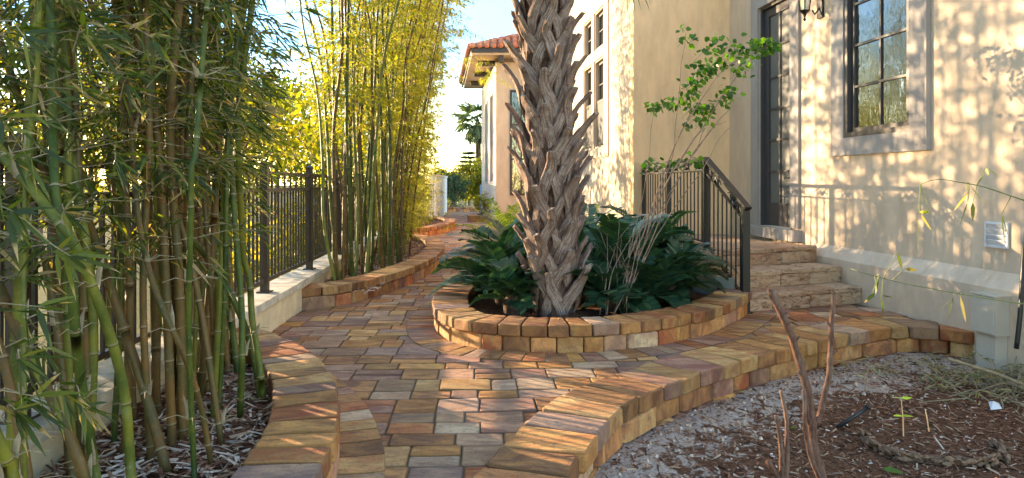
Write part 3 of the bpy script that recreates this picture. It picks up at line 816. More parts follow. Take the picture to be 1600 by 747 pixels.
for i in range(2): scroll(B.lerp(C,i/2)+dz*1.25,B.lerp(C,(i+1)/2)+dz*1.25)

# ------------------------------------------------------------------ leaves (numpy)
def leafmesh(name,base,dirs,L,W,mat,parent=None,droop=.15,kind6=True,rvals=None,flip=None):
    n=len(base); base=np.asarray(base,float); d=np.asarray(dirs,float); d/=np.linalg.norm(d,axis=1)[:,None]+1e-9
    L=np.asarray(L,float).reshape(-1,1)*np.ones((n,1)); W=np.asarray(W,float).reshape(-1,1)*np.ones((n,1))
    rv=nr.normal(size=(n,3)) if flip is None else nr.normal(size=(n,3))*flip+np.array([0,0,1.])
    s=np.cross(d,rv); s/=np.linalg.norm(s,axis=1)[:,None]+1e-9
    r=nr.random(n) if rvals is None else rvals; r2=nr.random(n)
    dn=np.array([0,0,-1.])
    if kind6:
        v=np.stack([base,base+d*L*.3+s*W*.5+dn*L*droop*.1,base+d*L*.3-s*W*.5+dn*L*droop*.1,base+d*L*.68+s*W*.36+dn*L*droop*.5,base+d*L*.68-s*W*.36+dn*L*droop*.5,base+d*L+dn*L*droop],1)
        tt=np.array([0,.3,.3,.68,.68,1.]); k=6
        ar=(np.arange(n)*6)[:,None]
        tri=np.concatenate([ar+np.array([[0,1,2]]),ar+np.array([[3,5,4]])]); quad=ar+np.array([[1,3,4,2]])
    else:
        v=np.stack([base,base+d*L*.45+s*W*.5,base+d*L+dn*L*droop,base+d*L*.45-s*W*.5],1); tt=np.array([0,.4,1.,.4]); k=4
        ar=(np.arange(n)*4)[:,None]; tri=np.zeros((0,3),int); quad=ar+np.array([[0,1,2,3]])
    me=bpy.data.meshes.new(name); nv=n*k
    me.vertices.add(nv); me.vertices.foreach_set('co',v.reshape(-1).astype(np.float32))
    loops=np.concatenate([tri.ravel(),quad.ravel()]).astype(np.int32)
    me.loops.add(len(loops)); me.loops.foreach_set('vertex_index',loops)
    npoly=len(tri)+len(quad); me.polygons.add(npoly)
    st=np.concatenate([np.arange(len(tri))*3,len(tri)*3+np.arange(len(quad))*4]).astype(np.int32)
    me.polygons.foreach_set('loop_start',st)
    me.update(calc_edges=True)
    a=me.color_attributes.new('Col','FLOAT_COLOR','POINT'); c=np.ones((n,k,4),np.float32)
    c[:,:,0]=r[:,None]; c[:,:,1]=tt[None,:]; c[:,:,2]=r2[:,None]
    a.data.foreach_set('color',c.ravel())
    me.materials.append(mat); o=bpy.data.objects.new(name,me); COL.objects.link(o)
    if parent: o.parent=parent
    return o

def culm_geo(pts,r0,r1,node=.24,seg=10):
    line=spline(pts,.06); g=Geo(); P_=[];Rr=[];C_=[]; acc=0; nxt=node*rng.uniform(.3,.9); tot=sum((b-a).length for a,b in zip(line,line[1:])); nodes=[]
    for i in range(len(line)):
        if i>0:
            seglen=(line[i]-line[i-1]).length
            while acc+seglen>=nxt:
                f=(nxt-acc)/seglen; p=line[i-1].lerp(line[i],f); u=(line[i]-line[i-1]).normalized(); r=r0+(r1-r0)*(nxt/tot)
                for dz,k,c in ((-.012,1,0),(-.004,1.02,.2),(0,.93,1),(.003,1.10,.8),(.008,1.14,.5),(.016,1.0,.1)):
                    P_.append(p+u*dz);Rr.append(r*k);C_.append((c if c!=1 else 0,1. if c==1 else 0,0))
                nodes.append((p,u,r)); nxt+=node*rng.uniform(.85,1.15)
            acc+=seglen
            if P_ and (line[i]-P_[-1]).dot(line[i]-line[i-1])<0: continue
        if P_ and (line[i]-P_[-1]).length<.008: continue
        P_.append(line[i]);Rr.append(r0+(r1-r0)*(acc/tot));C_.append((0,0,0))
    g.tube(P_,Rr,seg,C_)
    return g,nodes

def sprays(nodes,n_per,reach,L,W,zmin,g,zone=None,up=.4,leaves=(4,8),tw=.0016):
    """twigs leaving the nodes, each ending in a fan of long leaves"""
    B=[];D=[]
    for (p,u,r) in nodes:
        if p.z<zmin: continue
        for k in range(n_per if isinstance(n_per,int) else rng.randint(*n_per)):
            th=rng.uniform(0,6.28); rc=reach*rng.uniform(.35,1.1)
            d=Vector((math.cos(th),math.sin(th),up*rng.uniform(.2,1.6))).normalized()
            mid=p+d*rc*.6; end=mid+(d+Vector((rng.gauss(0,.4),rng.gauss(0,.4),-.5*rng.random()))).normalized()*rc*.5
            if g is not None: g.tube([p,mid,end],[tw*1.4,tw,tw*.6],4,cap=False)
            for q_,m in ((end,1.),(mid,.6),(p.lerp(mid,.6),.3),(mid.lerp(end,.5),.5)):
                for _ in range(int(rng.randint(*leaves)*m+.5)):
                    dd=(d*.9+Vector((rng.gauss(0,.55),rng.gauss(0,.55),rng.gauss(-.45,.4)))).normalized()
                    B.append(q_+Vector((rng.gauss(0,.012),rng.gauss(0,.012),rng.gauss(0,.012)))); D.append(dd)
    return B,D
# ---- near bamboo: (label, base-first pixel polyline, depth, pixel width, material)
near=[
 ('olive brown bamboo culm leaning left from the mulch beside the curb end',[(262,738),(235,642),(199,530),(160,410),(134,337),(107,250),(88,160),(70,60),(55,-60)],2.60,16,M_CB),
 ('bright yellow green culm with a kink, thickest of the front culms',[(208,800),(205,747),(194,612),(165,503),(127,407),(107,364),(82,335),(43,287),(5,245),(-30,190)],2.15,16,M_CY),
 ('smooth green upright culm left of the kinked yellow one',[(158,800),(150,747),(127,600),(116,500),(110,417),(90,334),(84,250),(82,187),(80,60),(76,-60)],2.20,15,M_CG),
 ('yellow culm stub cutting the lower left corner of the view',[(38,800),(20,747),(-8,680),(-40,600),(-80,500)],1.85,19,M_CY),
 ('rusty brown culm low behind the upright green one',[(140,775),(132,747),(99,659),(43,550),(0,450),(-40,350)],2.3,16,M_CB),
 ('dark olive culm low at the left edge behind dry leaf sprays',[(50,800),(43,745),(33,685),(5,560),(-30,440)],2.1,15,M_CB),
 ('long orange brown culm sweeping up left to the highest leaves',[(347,700),(320,520),(300,418),(287,367),(260,290),(231,231),(201,154),(164,64),(140,0),(120,-60)],2.85,10,M_CB),
 ('slender curved culm bending left, standing between green and orange culms',[(297,700),(285,630),(270,563),(243,450),(217,404),(177,340),(127,270),(104,190),(92,80),(85,-60)],2.90,11,M_CY),
 ('straight thin bright green culm crossing in front of the others',[(305,770),(304,747),(295,523),(297,384),(300,250),(305,244),(315,105),(324,0),(328,-60)],2.45,9,M_CG),
 ('brown green culm leaning left at the curb bend',[(332,737),(315,640),(290,560),(262,500),(235,430),(215,330),(205,200),(200,60),(198,-60)],2.65,9,M_CB),
 ('upright reddish brown culm in front of the fence pickets',[(312,622),(318,560),(324,494),(334,350),(340,250),(350,139),(358,0),(362,-60)],3.5,11,M_CB),
 ('dark green culm before the fence, left of the bowed one',[(375,655),(378,560),(377,471),(367,350),(360,250),(350,195),(342,100),(338,-60)],3.19,10,M_CG),
 ('bowed green brown culm standing last beside the stucco wall',[(412,628),(404,560),(394,500),(390,437),(380,400),(377,333),(372,250),(374,157),(392,20),(398,-60)],3.44,10.5,M_CY),
 ('dark culm leaning steeply left across the wall coping',[(408,630),(400,573),(380,503),(340,424),(300,374),(270,330),(235,240),(210,100),(200,-60)],3.45,11,M_CG),
 ('short leaning dark culm under the steep one at the wall',[(372,560),(360,500),(334,457),(290,380),(262,280),(250,100),(250,-60)],3.9,10,M_CG),
 ('deep green upright culm behind the thin bright one',[(245,612),(248,400),(251,234),(260,143),(268,0),(270,-60)],3.3,9.5,M_CG),
 ('thin brown culm just right of the deep green upright one',[(268,600),(269,400),(270,244),(275,139),(284,52),(290,-60)],3.5,8,M_CB),
 ('brown leaning culm half hidden behind the reddish one',[(322,585),(316,450),(311,260),(322,122),(346,0),(352,-60)],3.75,9,M_CB),
 ('thin tan culm rising straight near the left edge',[(38,790),(38,640),(37,424),(42,250),(57,134),(62,0),(64,-60)],2.0,8,M_CY),
 ('brown green culm crossing behind the left leaf sprays',[(120,780),(95,560),(70,407),(43,337),(15,250),(-10,150)],2.35,11,M_CB),
]
BG='bamboo culms in the shaded bed'
allnodes=[]
for i,(lab,pp,Y,wpx,mt) in enumerate(near):
    base=P(*pp[0],Y); t=thing('bamboo_culm',lab,'bamboo',(0,0,0),0,BG)
    pts=[P(x,y_,Y+.12*math.sin(i+k*.7)*(k>0)) for k,(x,y_) in enumerate(pp)]
    if pts[0].z>.1: pts[0].z=.09
    r=wpx*Y/F/2
    top=pts[-1]; dirn=(pts[-1]-pts[-2]).normalized()
    for k in range(1,4): pts.append(top+dirn*k*.9+Vector((0,0,k*.35)))
    g,nodes=culm_geo(pts,r,r*.6,.25,12)
    obj('stem',g,mt,t,smooth=True)
    tg=Geo()
    sheath=nodes
    B,D=sprays(nodes,(1,3),.30,.12,.015,.8 if i not in (1,8,10,11,12,13) else 1.5,tg,up=.3,leaves=(5,9))
    for (p,u,r_) in nodes:
        if rng.random()<.4:
            a=rng.uniform(0,6.28); s_=Vector((math.cos(a),math.sin(a),0)); L=rng.uniform(.04,.10)
            tg.tube([p+s_*r_,p+s_*(r_+.006)+Vector((0,0,L*.5)),p+s_*(r_+.02)+Vector((0,0,L))],[.010,.009,.001],6,flat=.25,up=(0,0,1) if False else None)
            for _k in range(3):
                a=rng.uniform(0,6.28); tg.tube([p,p+Vector((math.cos(a)*.05,math.sin(a)*.05,.02)),p+Vector((math.cos(a)*.10,math.sin(a)*.10,.01))],[.0022,.0016,.001],4)
    obj('twig',tg,M_TWIG,t)['kind']='stuff'
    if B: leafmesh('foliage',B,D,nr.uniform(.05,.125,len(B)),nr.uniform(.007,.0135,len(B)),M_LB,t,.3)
# filler culms behind, in the bed and beyond the fence
fl=['slim dark bamboo culm in the thick of the shaded clump','slim bamboo culm standing beyond the picket fence']
for i in range(70):
    if i<46: Y=rng.uniform(2.3,4.2); x=rng.uniform(FENCE_X(Y)+.05,min(-1.15,FENCE_X(Y)+.5,-.41*Y)); lab=fl[0]; gp='dark culms filling the shaded clump'
    else: Y=rng.uniform(2.6,6.2); x=min(FENCE_X(Y)-rng.uniform(.3,1.5),-.52*Y); lab=fl[1]; gp='culms beyond the fence'
    t=thing('bamboo_culm',lab,'bamboo',(0,0,0),0,gp)
    lx_=rng.gauss(-.08,.07); ly_=rng.gauss(0,.08); b=Vector((x,Y,.05 if i<46 else -.36)); r=rng.uniform(.013,.023)
    pts=[b+Vector((lx_*s*s*.35+rng.gauss(0,.02),ly_*s*s*.3,s*1.0)) for s in (0,.7,1.4,2.1,2.9,3.8,4.8)]
    g,nodes=culm_geo(pts,r,r*.55,.26,8); obj('stem',g,rng.choice([M_CG,M_CB,M_CB,M_CB,M_CY]),t,smooth=True)
    tg=Geo(); B,D=sprays(nodes,(2,4),.38,.12,.015,rng.uniform(.9,1.4) if i<46 else .9,tg,up=.3,leaves=(3,8))
    obj('twig',tg,M_TWIG,t)['kind']='stuff'
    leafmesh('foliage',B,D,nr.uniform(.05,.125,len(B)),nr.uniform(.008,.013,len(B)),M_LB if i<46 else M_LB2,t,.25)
# nearest leaf sprays hanging at the left edge (branches of the front culms)
t=thing('bamboo_branch','leafy bamboo side branches with dry tips hanging at the left edge','branch')
g=Geo();B=[];D=[]
for (x,y_,Y) in ((40,60,1.6),(95,150,1.7),(150,60,1.8),(60,230,1.5),(20,330,1.5),(110,400,1.7),(70,480,1.5),(30,560,1.4),(90,600,1.6),(60,620,1.5),(130,640,1.8),(25,640,1.5),(200,120,2.0),(240,60,2.0),(180,250,2.1),(140,20,1.7),(10,180,1.5),(100,330,1.9),(70,540,1.6)):
    c=P(x,y_,Y); s0=c+Vector((-.22*rng.random()-.05,.1,.10*rng.uniform(-1,1)))
    g.tube([s0,s0.lerp(c,.5)+Vector((0,0,.02)),c],[.002,.0016,.001],5)
    for k in range(rng.randint(10,16)):
        f=rng.random(); a=rng.uniform(-1.3,1.3)
        B.append(s0.lerp(c,f**.5)); D.append((math.cos(a)*1.0,rng.gauss(0,.35),math.sin(a)-.35))
obj('twig',g,M_TWIG,t); leafmesh('foliage',B,D,nr.uniform(.06,.12,len(B)),nr.uniform(.009,.014,len(B)),M_LB,t,.2)

# ---- clump 2 and 3: shared prototypes
def proto(full,h,seed,mt,lm,leafL=.085,dens=(3,5),zmin=1.6,r0=.021):
    rng.seed(seed); t=thing('bamboo_culm','x','bamboo')
    pts=[Vector((0,0,0))]; dx=rng.uniform(-.04,.04)
    for s in range(1,9): pts.append(Vector((dx*s+.010*s*s*rng.uniform(.6,1.4),rng.gauss(0,.03),s/8*h)))
    pts[-1]+=Vector((.15,0,-.1))
    g,nodes=culm_geo(pts,r0,.005,.27,8); obj('stem',g,mt,t,smooth=True)
    tg=Geo(); B,D=sprays(nodes,dens,.42,.1,.01,zmin,tg,up=.5,leaves=(5,11))
    obj('twig',tg,M_TWIG,t)['kind']='stuff'
    leafmesh('foliage',B,D,nr.uniform(.7,1.25,len(B))*leafL,nr.uniform(.010,.015,len(B)),lm,t,.3,False)
    return t
protoB=[proto(0,7.2,21,M_CG,M_LB2,dens=(3,4),zmin=1.9),proto(0,6.6,22,M_CF,M_LB2,dens=(3,4),zmin=1.6),proto(0,7.0,23,M_CG,M_LB2,dens=(2,4),zmin=2.0),proto(0,6.2,24,M_CB,M_LB2,dens=(3,4),zmin=1.8)]
protoF=[proto(1,5.6,31,M_CF,M_LB2,dens=(4,6),zmin=.3,r0=.017),proto(1,5.0,32,M_CF,M_LB2,dens=(4,6),zmin=.3,r0=.015),proto(1,6.0,33,M_CB,M_LB2,dens=(4,6),zmin=.5,r0=.017)]
rng.seed(99)
spots=[]
def addc(pl,x,y_,z,rz,sc,lab,gp,tilt):
    p=rng.choice(pl)
    r=dup(p,(x,y_,z),rz,sc,lab,tilt); r['group']=gp
for i in range(30):
    Y=rng.uniform(6.95,9.6); xi=FENCE_X(Y)+.1; xo=-1.72 if Y<7.6 else -1.5; x=rng.uniform(min(xi,xo-.1),xo)
    addc(protoB,x,Y,.1,rng.uniform(-.6,.6)+(PI if rng.random()<.4 else 0),rng.uniform(.85,1.1),'tall green bamboo culm, bare below, in the sunlit clump behind the bulging curb','tall bare stemmed culms of the second clump',(rng.gauss(0,.04),rng.gauss(-.01,.05)))
for i in range(40):
    Y=rng.uniform(9.4,13.3); x=rng.uniform(FENCE_X(Y)+.12,-1.5 if Y<12 else -1.9)
    addc(protoF,x,Y,.1,rng.uniform(-.9,.9),rng.uniform(.8,1.05),'leafy golden bamboo culm at the far end of the sunlit clump','leafy culms at the far end of the second clump',(rng.gauss(0,.05),rng.gauss(.05,.06)))
for i in range(16):
    Y=rng.uniform(15.5,19.6); x=rng.uniform(FENCE_X(Y)+.12,-2.2)
    addc(protoF,x,Y,.1,rng.uniform(-.9,.9),rng.uniform(.45,.68),'thin leafy bamboo culm in the small far bed before the white wall','culms of the small far bed',(rng.gauss(0,.05),rng.gauss(.04,.05)))
for i,(pp,Y,lab) in enumerate((([(-1.55,8.9,.1),(-1.6,8.9,1.6),(-1.45,8.9,3.0),(-1.2,8.85,3.9),(-.85,8.8,4.1),(-.62,8.8,3.7)],0,'bamboo culm of the second clump arching furthest over the path at its tip'),
    ([(-1.6,10.2,.1),(-1.65,10.2,1.8),(-1.5,10.2,3.2),(-1.2,10.1,4.4),(-.95,10.1,4.6),(-.75,10,4.1)],0,'arching bamboo culm with its drooping tip just below the furthest one'),
    ([(-1.8,11.4,.1),(-1.8,11.4,2.0),(-1.6,11.3,3.6),(-1.35,11.2,4.3),(-1.05,11.2,4.2),(-.95,11.2,3.5)],0,'arching bamboo culm at the far right edge of the sunlit clump'),
    ([(-2.15,16.6,.1),(-2.1,16.6,2.0),(-1.8,16.7,3.6),(-1.2,16.8,4.3),(-.8,16.9,4.2),(-.5,17,3.8)],0,'far bamboo culm arching over to the eave of the tiled wing'))):
    t=thing('bamboo_culm',lab,'bamboo'); g,nodes=culm_geo([Vector(p) for p in pp],.018,.004,.25,8); obj('stem',g,M_CF,t,smooth=True)
    tg=Geo(); B,D=sprays(nodes,(4,7),.42,.1,.01,2.5 if i<3 else 3.4,tg,up=-.1,leaves=(5,10)); obj('twig',tg,M_TWIG,t)['kind']='stuff'
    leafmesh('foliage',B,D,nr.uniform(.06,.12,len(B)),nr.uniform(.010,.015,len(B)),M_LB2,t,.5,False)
for p in protoB+protoF:
    for ch in list(p.children): bpy.data.objects.remove(ch)
    bpy.data.objects.remove(p)

# ------------------------------------------------------------------ trees beyond the fence
def crown(n,rx,rz_,clumps,seed,L=(.10,.2)):
    r_=np.random.default_rng(seed); C_=[]
    for k in range(clumps):
        v=r_.normal(size=3); v/=np.linalg.norm(v); rr=r_.random()**.45
        C_.append(v*np.array([rx,rx,rz_])*rr)
    C_=np.array(C_); idx=r_.integers(0,clumps,n); sz=r_.uniform(.12,.32,clumps)*rx*.8
    p=C_[idx]+r_.normal(size=(n,3))*sz[idx][:,None]*np.array([1,1,.7])
    d=r_.normal(size=(n,3)); d[:,2]-=.4
    val=np.clip(r_.normal(.5,.25,n)+(r_.random(clumps)[idx]-.5)*.5,0,1)
    return p,d,r_.uniform(*L,n),C_,val
def tree(label,x,y_,h,rx,rz_,n,seed,mat,gp=None,L=(.10,.2),name='broadleaf_tree',cz=None,z0=-.36,clumps=40,tr=.10,w=.45,trunkmat=None):
    rng.seed(seed); t=thing(name,label,'tree' if 'shrub' not in name and 'hedge' not in name else 'shrub',(x,y_,z0),rng.uniform(0,6),gp)
    cz=cz or h-rz_
    p,d,l,C_,val=crown(n,rx,rz_,clumps,seed,L); p[:,2]+=cz
    k=p[:,2]>.02
    leafmesh('crown',p[k],d[k],l[k],l[k]*w,mat,t,.1,False,val[k])
    g=Geo(); line=[Vector((0,0,0)),Vector((rng.gauss(0,.1),rng.gauss(0,.1),cz*.5)),Vector((rng.gauss(0,.15),0,cz)),Vector((0,0,cz+rz_*.6))]
    g.tube(spline(line,.3),[tr*(1-.75*i/(len(spline(line,.3))-1)) for i in range(len(spline(line,.3)))],8)
    for c in C_[::3]:
        a=line[1].lerp(line[2],rng.random()); b=Vector(c)+Vector((0,0,cz))
        g.tube([a,a.lerp(b,.5)+Vector((0,0,.1)),b],[tr*.35,tr*.2,tr*.06],5)
    obj('trunk',g,trunkmat or M_TREE,t,smooth=True)
    return t
TG='sunlit trees beyond the picket fence'
protoT=[tree('airy yellow green tree beyond the picket fence',-9.0,34,5.2,2.4,2.4,5600,41,M_LT,TG,clumps=40),
        tree('airy yellow green tree beyond the picket fence',-12.0,35,6.8,2.7,3.1,6800,42,M_LT,TG,L=(.12,.24)),
        tree('airy yellow green tree beyond the picket fence',-5.4,4.6,4.4,1.5,2.0,2600,43,M_LT,TG,clumps=24),
        tree('sparse open crowned tree well beyond the picket fence',-11.0,15.8,4.6,1.7,1.7,1500,44,M_LT,TG,L=(.12,.22),clumps=16)]
rng.seed(5)
for (x,y_,k,sc) in ((-9.5,5.2,0,1.0),(-4.6,2.6,2,.95),(-8,1.0,2,1.2),(-8.2,37,1,1.1),(-15,37,1,1.4),(-18,36,1,1.3),(-10.5,43,1,1.7),(-22,42,1,1.8),(-22,24,3,1.3),(-4.3,16.6,3,.95),(-4.5,10.9,3,.85)):
    r=dup(protoT[k],(x,y_,-.36),rng.uniform(0,6),sc)
protoS=tree('dense green shrub growing against the far side of the picket fence',-3.4,8.0,1.5,.75,.75,1500,51,M_LT,'shrubs beyond the picket fence',L=(.06,.12),name='leafy_shrub',tr=.03,clumps=26)
for k in range(4):
    Y=8.6+k*1.35+rng.uniform(-.3,.3) if k else 2.2
    dup(protoS,(FENCE_X(Y)-rng.uniform(.7,1.6),Y,-.36),rng.uniform(0,6),rng.uniform(.8,1.15))
# far end of the path
t=thing('garden_wall','tall white garden wall closing the far side of the path','wall')
g=Geo(); slab_along(g,lambda y:-2.35-.045*(y-21),21.2,28,-.2,0,-.3,1.44); obj('wall_body',g,M_WHITE,t)
g=Geo(); slab_along(g,lambda y:-2.35-.045*(y-21),21.17,28.03,-.23,.03,1.442,1.50); obj('coping',g,M_WHITE,t)
tree('dark clipped hedge shrub just past the white garden wall',-2.75,31,2.0,.75,1.0,5000,61,M_LD,L=(.06,.12),name='hedge_shrub',z0=-.1)
tree('yellow green round tree at the far end of the path',-1.75,36,2.9,1.5,1.3,5500,62,M_LT,L=(.12,.22),z0=-.3)
tree('small olive shrub in the little far planter by the house',-.95,22.3,.85,.36,.36,2200,63,M_LT,L=(.03,.06),name='garden_shrub',z0=.05,tr=.02,clumps=30)
tree('low pale green tree behind the yellow one at the path end',-3.9,44,2.6,1.8,1.2,4500,64,M_LT,L=(.15,.25),z0=-.3)
planter('little square cornered paver planter under the olive shrub',[(-.45,21.3),(-1.30,21.35),(-1.42,22.2),(-1.30,23.3)],side=-1)
planter('low far paver edge at the foot of the dark hedge',[(-2.9,28.6),(-2.3,28.9),(-1.7,29.3),(-1.2,29.8)])
planter('sunlit paver edge behind the yellow green cycads',[(-.05,11.6),(-.48,11.9),(-.60,12.6),(-.50,13.6),(-.30,14.6)],side=-1)
soil('bed_soil',[(-.35,11.8),(-.4,13.5),(-.2,14.6),(SIDE_X(14.6),14.6),(SIDE_X(10.4),10.6),(.7,10.6),(.2,11.2)],.10,.01,.05)
# Norfolk pine
t=thing('norfolk_pine','tiered dark norfolk island pine above the far trees','tree',(-2.9,46,-.3),0)
g=Geo(); g.tube([(0,0,0),(0,0,4.0)],[.12,.02],8); obj('trunk',g,M_TREE,t)
B=[];D=[];rng.seed(3)
for k in range(11):
    z=.6+k*.29; rad=1.9*(1-k/12)
    for j in range(6):
        a=j*PI/3+k*.5
        for s in range(70):
            f=rng.random(); B.append((math.cos(a)*rad*f+rng.gauss(0,.07),math.sin(a)*rad*f+rng.gauss(0,.07),z+.25*f*f*rad*.5+rng.gauss(0,.03))); D.append((math.cos(a)+rng.gauss(0,.5),math.sin(a)+rng.gauss(0,.5),.3))
leafmesh('crown',B,D,.22,.07,M_LD,t,0,False)
# fan palm crown builder
def fan_frond(L,n,petiole,seed,droop=.5,w=.03):
    rng.seed(seed); B=[];D=[];Ls=[]
    for i in range(n):
        a=(i/(n-1)-.5)*2*1.9; B.append((petiole,0,0)); D.append((math.cos(a)+.25,math.sin(a),-.18-abs(math.sin(a))*.15+rng.gauss(0,.06))); Ls.append(L*(1-.25*abs(a)/1.9)*rng.uniform(.85,1.05))
    return B,D,Ls
def fanpalm_crown(parent,z,L,n,pet,mat,seed,rings=((.9,6),(.35,7),(-.3,7),(-.9,6)),w=.035,c0=(0,0)):
    rng.seed(seed)
    B,D,Ls=fan_frond(L,n,pet,seed)
    first=leafmesh('frond',B,D,Ls,w,mat,parent,.35)
    g=Geo(); g.tube([(0,0,0),(pet*.5,0,.04),(pet,0,0)],[.02,.015,.01],6); st_=obj('stalk',g,mat,first)
    k=0
    for el,cnt in rings:
        for j in range(cnt):
            az=2*PI*j/cnt+el*2+rng.uniform(-.2,.2)
            if k==0: o=first
            else:
                o=first.copy(); COL.objects.link(o); o.parent=parent; s2=st_.copy(); COL.objects.link(s2); s2.parent=o
            o.location=(c0[0],c0[1],z); o.rotation_euler=(rng.gauss(0,.2),-el+rng.gauss(0,.12),az); k+=1
t=thing('far_palm','grey green fan palm crown beside the far wing roof','palm tree',(-2.1,40,-.3),0)
g=Geo(); g.tube([(0,0,0),(.15,0,2.5),(.1,0,5.1)],[.2,.16,.17],8); obj('trunk',g,M_CORE,t)
fanpalm_crown(t,5.2,1.05,26,.75,M_PALM,71,w=.09,c0=(.1,0))
# blue-grey gate by the tower foot
t=thing('garden_gate','pale blue slatted garden gate at the foot of the far wing','gate',(-1.25,26.6,0))
M_BLUE=m_plain('blue grey paint',(.22,.32,.50),.6,.1,10,.1)
g=Geo(); g.box(0,.05,0,.05,0,1.15); g.box(.95,1.0,0,.05,0,1.15); g.box(.05,.95,.01,.04,1.08,1.14); g.box(.05,.95,.01,.04,.1,.16); obj('gate_frame',g,M_BLUE,t)
g=Geo()
for k in range(9): g.box(.08+k*.098,.15+k*.098,.015,.035,.16,1.08)
obj('board_panel',g,M_BLUE,t)

# ------------------------------------------------------------------ the palm in the oval planter
PB=G(866,492,.12); px0,py0=PB.x,PB.y+.05; lean=Vector((-.036,.0,1)); TH=4.3; rc=.160
palm=thing('cabbage_palm','rough grey brown palm trunk crisscrossed with cut frond stubs in the oval planter','palm tree',(px0,py0,.10))
g=Geo(); vs=[];fs=[];nz=110;na=28
for i in range(nz+1):
    z=i/nz*TH; c=lean*z
    for k in range(na):
        a=2*PI*k/na; r=rc*(1+.12*math.exp(-z*3))+.035*mn.noise(Vector((math.cos(a)*2.5,math.sin(a)*2.5,z*5)))+.02*mn.noise(Vector((math.cos(a)*8,math.sin(a)*8,z*16)))
        vs.append((c.x+r*math.cos(a),c.y+r*math.sin(a),z))
for i in range(nz):
    for k in range(na): fs.append((i*na+k,i*na+(k+1)%na,(i+1)*na+(k+1)%na,(i+1)*na+k))
g.add(vs,fs); obj('trunk',g,M_CORE,palm,smooth=False)
def stub_geo(seed):
    """one split frond base: two woody straps rising from the trunk and joining in a cut stub; local x = outward"""
    rng.seed(seed); g=Geo(); spread=rng.uniform(.46,.60); h=rng.uniform(.23,.29); out=rng.uniform(.055,.085)
    sl=rng.uniform(.06,.17); lt=rng.uniform(-.10,.10)
    def S(a,r,z): return Vector((r*math.cos(a),r*math.sin(a),z))
    ap=S(lt*.5,rc+out,h)
    tip=S(lt*1.2,rc+out+sl*rng.uniform(.45,.75),h+sl*.85)
    def strap(pts,ws,ths):
        pts=spline(pts,.02); n=len(pts); vs=[];fs=[];cs=[]
        for i,p in enumerate(pts):
            f=i/(n-1); k=f*(len(ws)-1); a=int(min(k,len(ws)-2)); u=k-a; w_=ws[a]*(1-u)+ws[a+1]*u; th=ths[a]*(1-u)+ths[a+1]*u
            t_=(pts[min(i+1,n-1)]-pts[max(i-1,0)]).normalized(); rad=Vector((p.x,p.y,0)).normalized(); nn=(rad-t_*rad.dot(t_)).normalized(); s=t_.cross(nn)
            j=mn.noise(p*22+Vector((seed,0,0)))*.007
            for a_,b_ in ((-1,-.5),(-.92,.5),(-.4,1),(.35,.8),(.9,.75),(1,-.4),(.4,-1),(-.4,-1)):
                cs.append((.5+a_*.5,f,seed*.37+len(ws)*.1))
                q_=p+s*(a_*(w_/2+j))+nn*(b_*th/2+j*.5)
                q_+=mn.noise_vector(q_*30+Vector((seed*3,0,0)))*.004
                vs.append(q_)
            if i==n-1:
                for m in range(8): vs[-1-m]+=t_*rng.uniform(-.02,.02)
        for i in range(n-1):
            for k in range(8): fs.append((i*8+k,i*8+(k+1)%8,(i+1)*8+(k+1)%8,(i+1)*8+k))
        fs.append(tuple((n-1)*8+k for k in range(8)))
        g.add(vs,fs,cs)
    kx=rng.uniform(.6,1.05)
    strap([S(-spread,rc-.015,-.02),S(-spread*.62,rc+.03,h*.40),ap,tip],[.09,.10,.088,.060],[.022,.032,.04,.034])
    strap([S(spread*kx,rc-.015,rng.uniform(-.03,.03)),S(spread*.6*kx,rc+.028,h*.42),ap-Vector((.010,0,.0)),ap.lerp(tip,.3)-Vector((.012,0,0))],[.07,.08,.07,.04],[.02,.026,.026,.012])
    return g
stubs=[]
for s in range(8):
    me=obj('frond_stub',stub_geo(100+s),M_BOOT,palm); stubs.append(me)
rng.seed(17); used=set(); upper=[]
for k in range(98):
    z=-.04+k*.0293; a=-PI/2+k*2.39996; s=k%8
    o=stubs[s] if s not in used else stubs[s].copy()
    if s in used: COL.objects.link(o); o.parent=palm
    used.add(s); c=lean*z; o.location=(c.x,c.y,z+rng.uniform(-.02,.02)); o.rotation_euler=(rng.gauss(0,.07),rng.gauss(0,.05),a+rng.gauss(0,.12)); q_=rng.uniform(.92,1.12); o.scale=(q_,q_*rng.choice([1,-1]),q_)
g=Geo()
for k in range(40):
    z=2.86+k*.036; a=k*2.39996+1; st=stubs[k%8]; c=lean*z; Mx=Matrix.Translation((c.x,c.y,z))@Matrix.Rotation(a,4,'Z')
    g.add([Mx@v.co for v in st.data.vertices],[tuple(p.vertices) for p in st.data.polygons])
o=obj('upper_frond_stubs',g,M_BOOT,palm); o['kind']='stuff'
fanpalm_crown(palm,TH+.1,1.0,26,.85,M_PALM,73,w=.04,c0=(lean.x*TH,0),rings=((1.2,4),(.7,5),(.2,6),(-.5,4)))
# one frond hanging beside the trunk into the view
hp=P(978,-70,5.7)-Vector((px0,py0,.10)); B=[];D=[];Ls=[]
for k in range(22):
    a=(k/21-.5)*2.3; B.append(tuple(hp)); D.append((math.sin(a)*.9,rng.gauss(0,.12),-math.cos(a)*.8)); Ls.append(rng.uniform(.38,.50))
fr=leafmesh('frond',B,D,Ls,.022,M_PALM,palm,.15)
g=Geo(); g.tube(spline([Vector((lean.x*TH,0,TH)),Vector((hp.x*.6,0,TH+.15)),Vector((hp.x,hp.y,hp.z+.5)),hp],.1),.014,6); obj('stalk',g,M_PALM,fr)

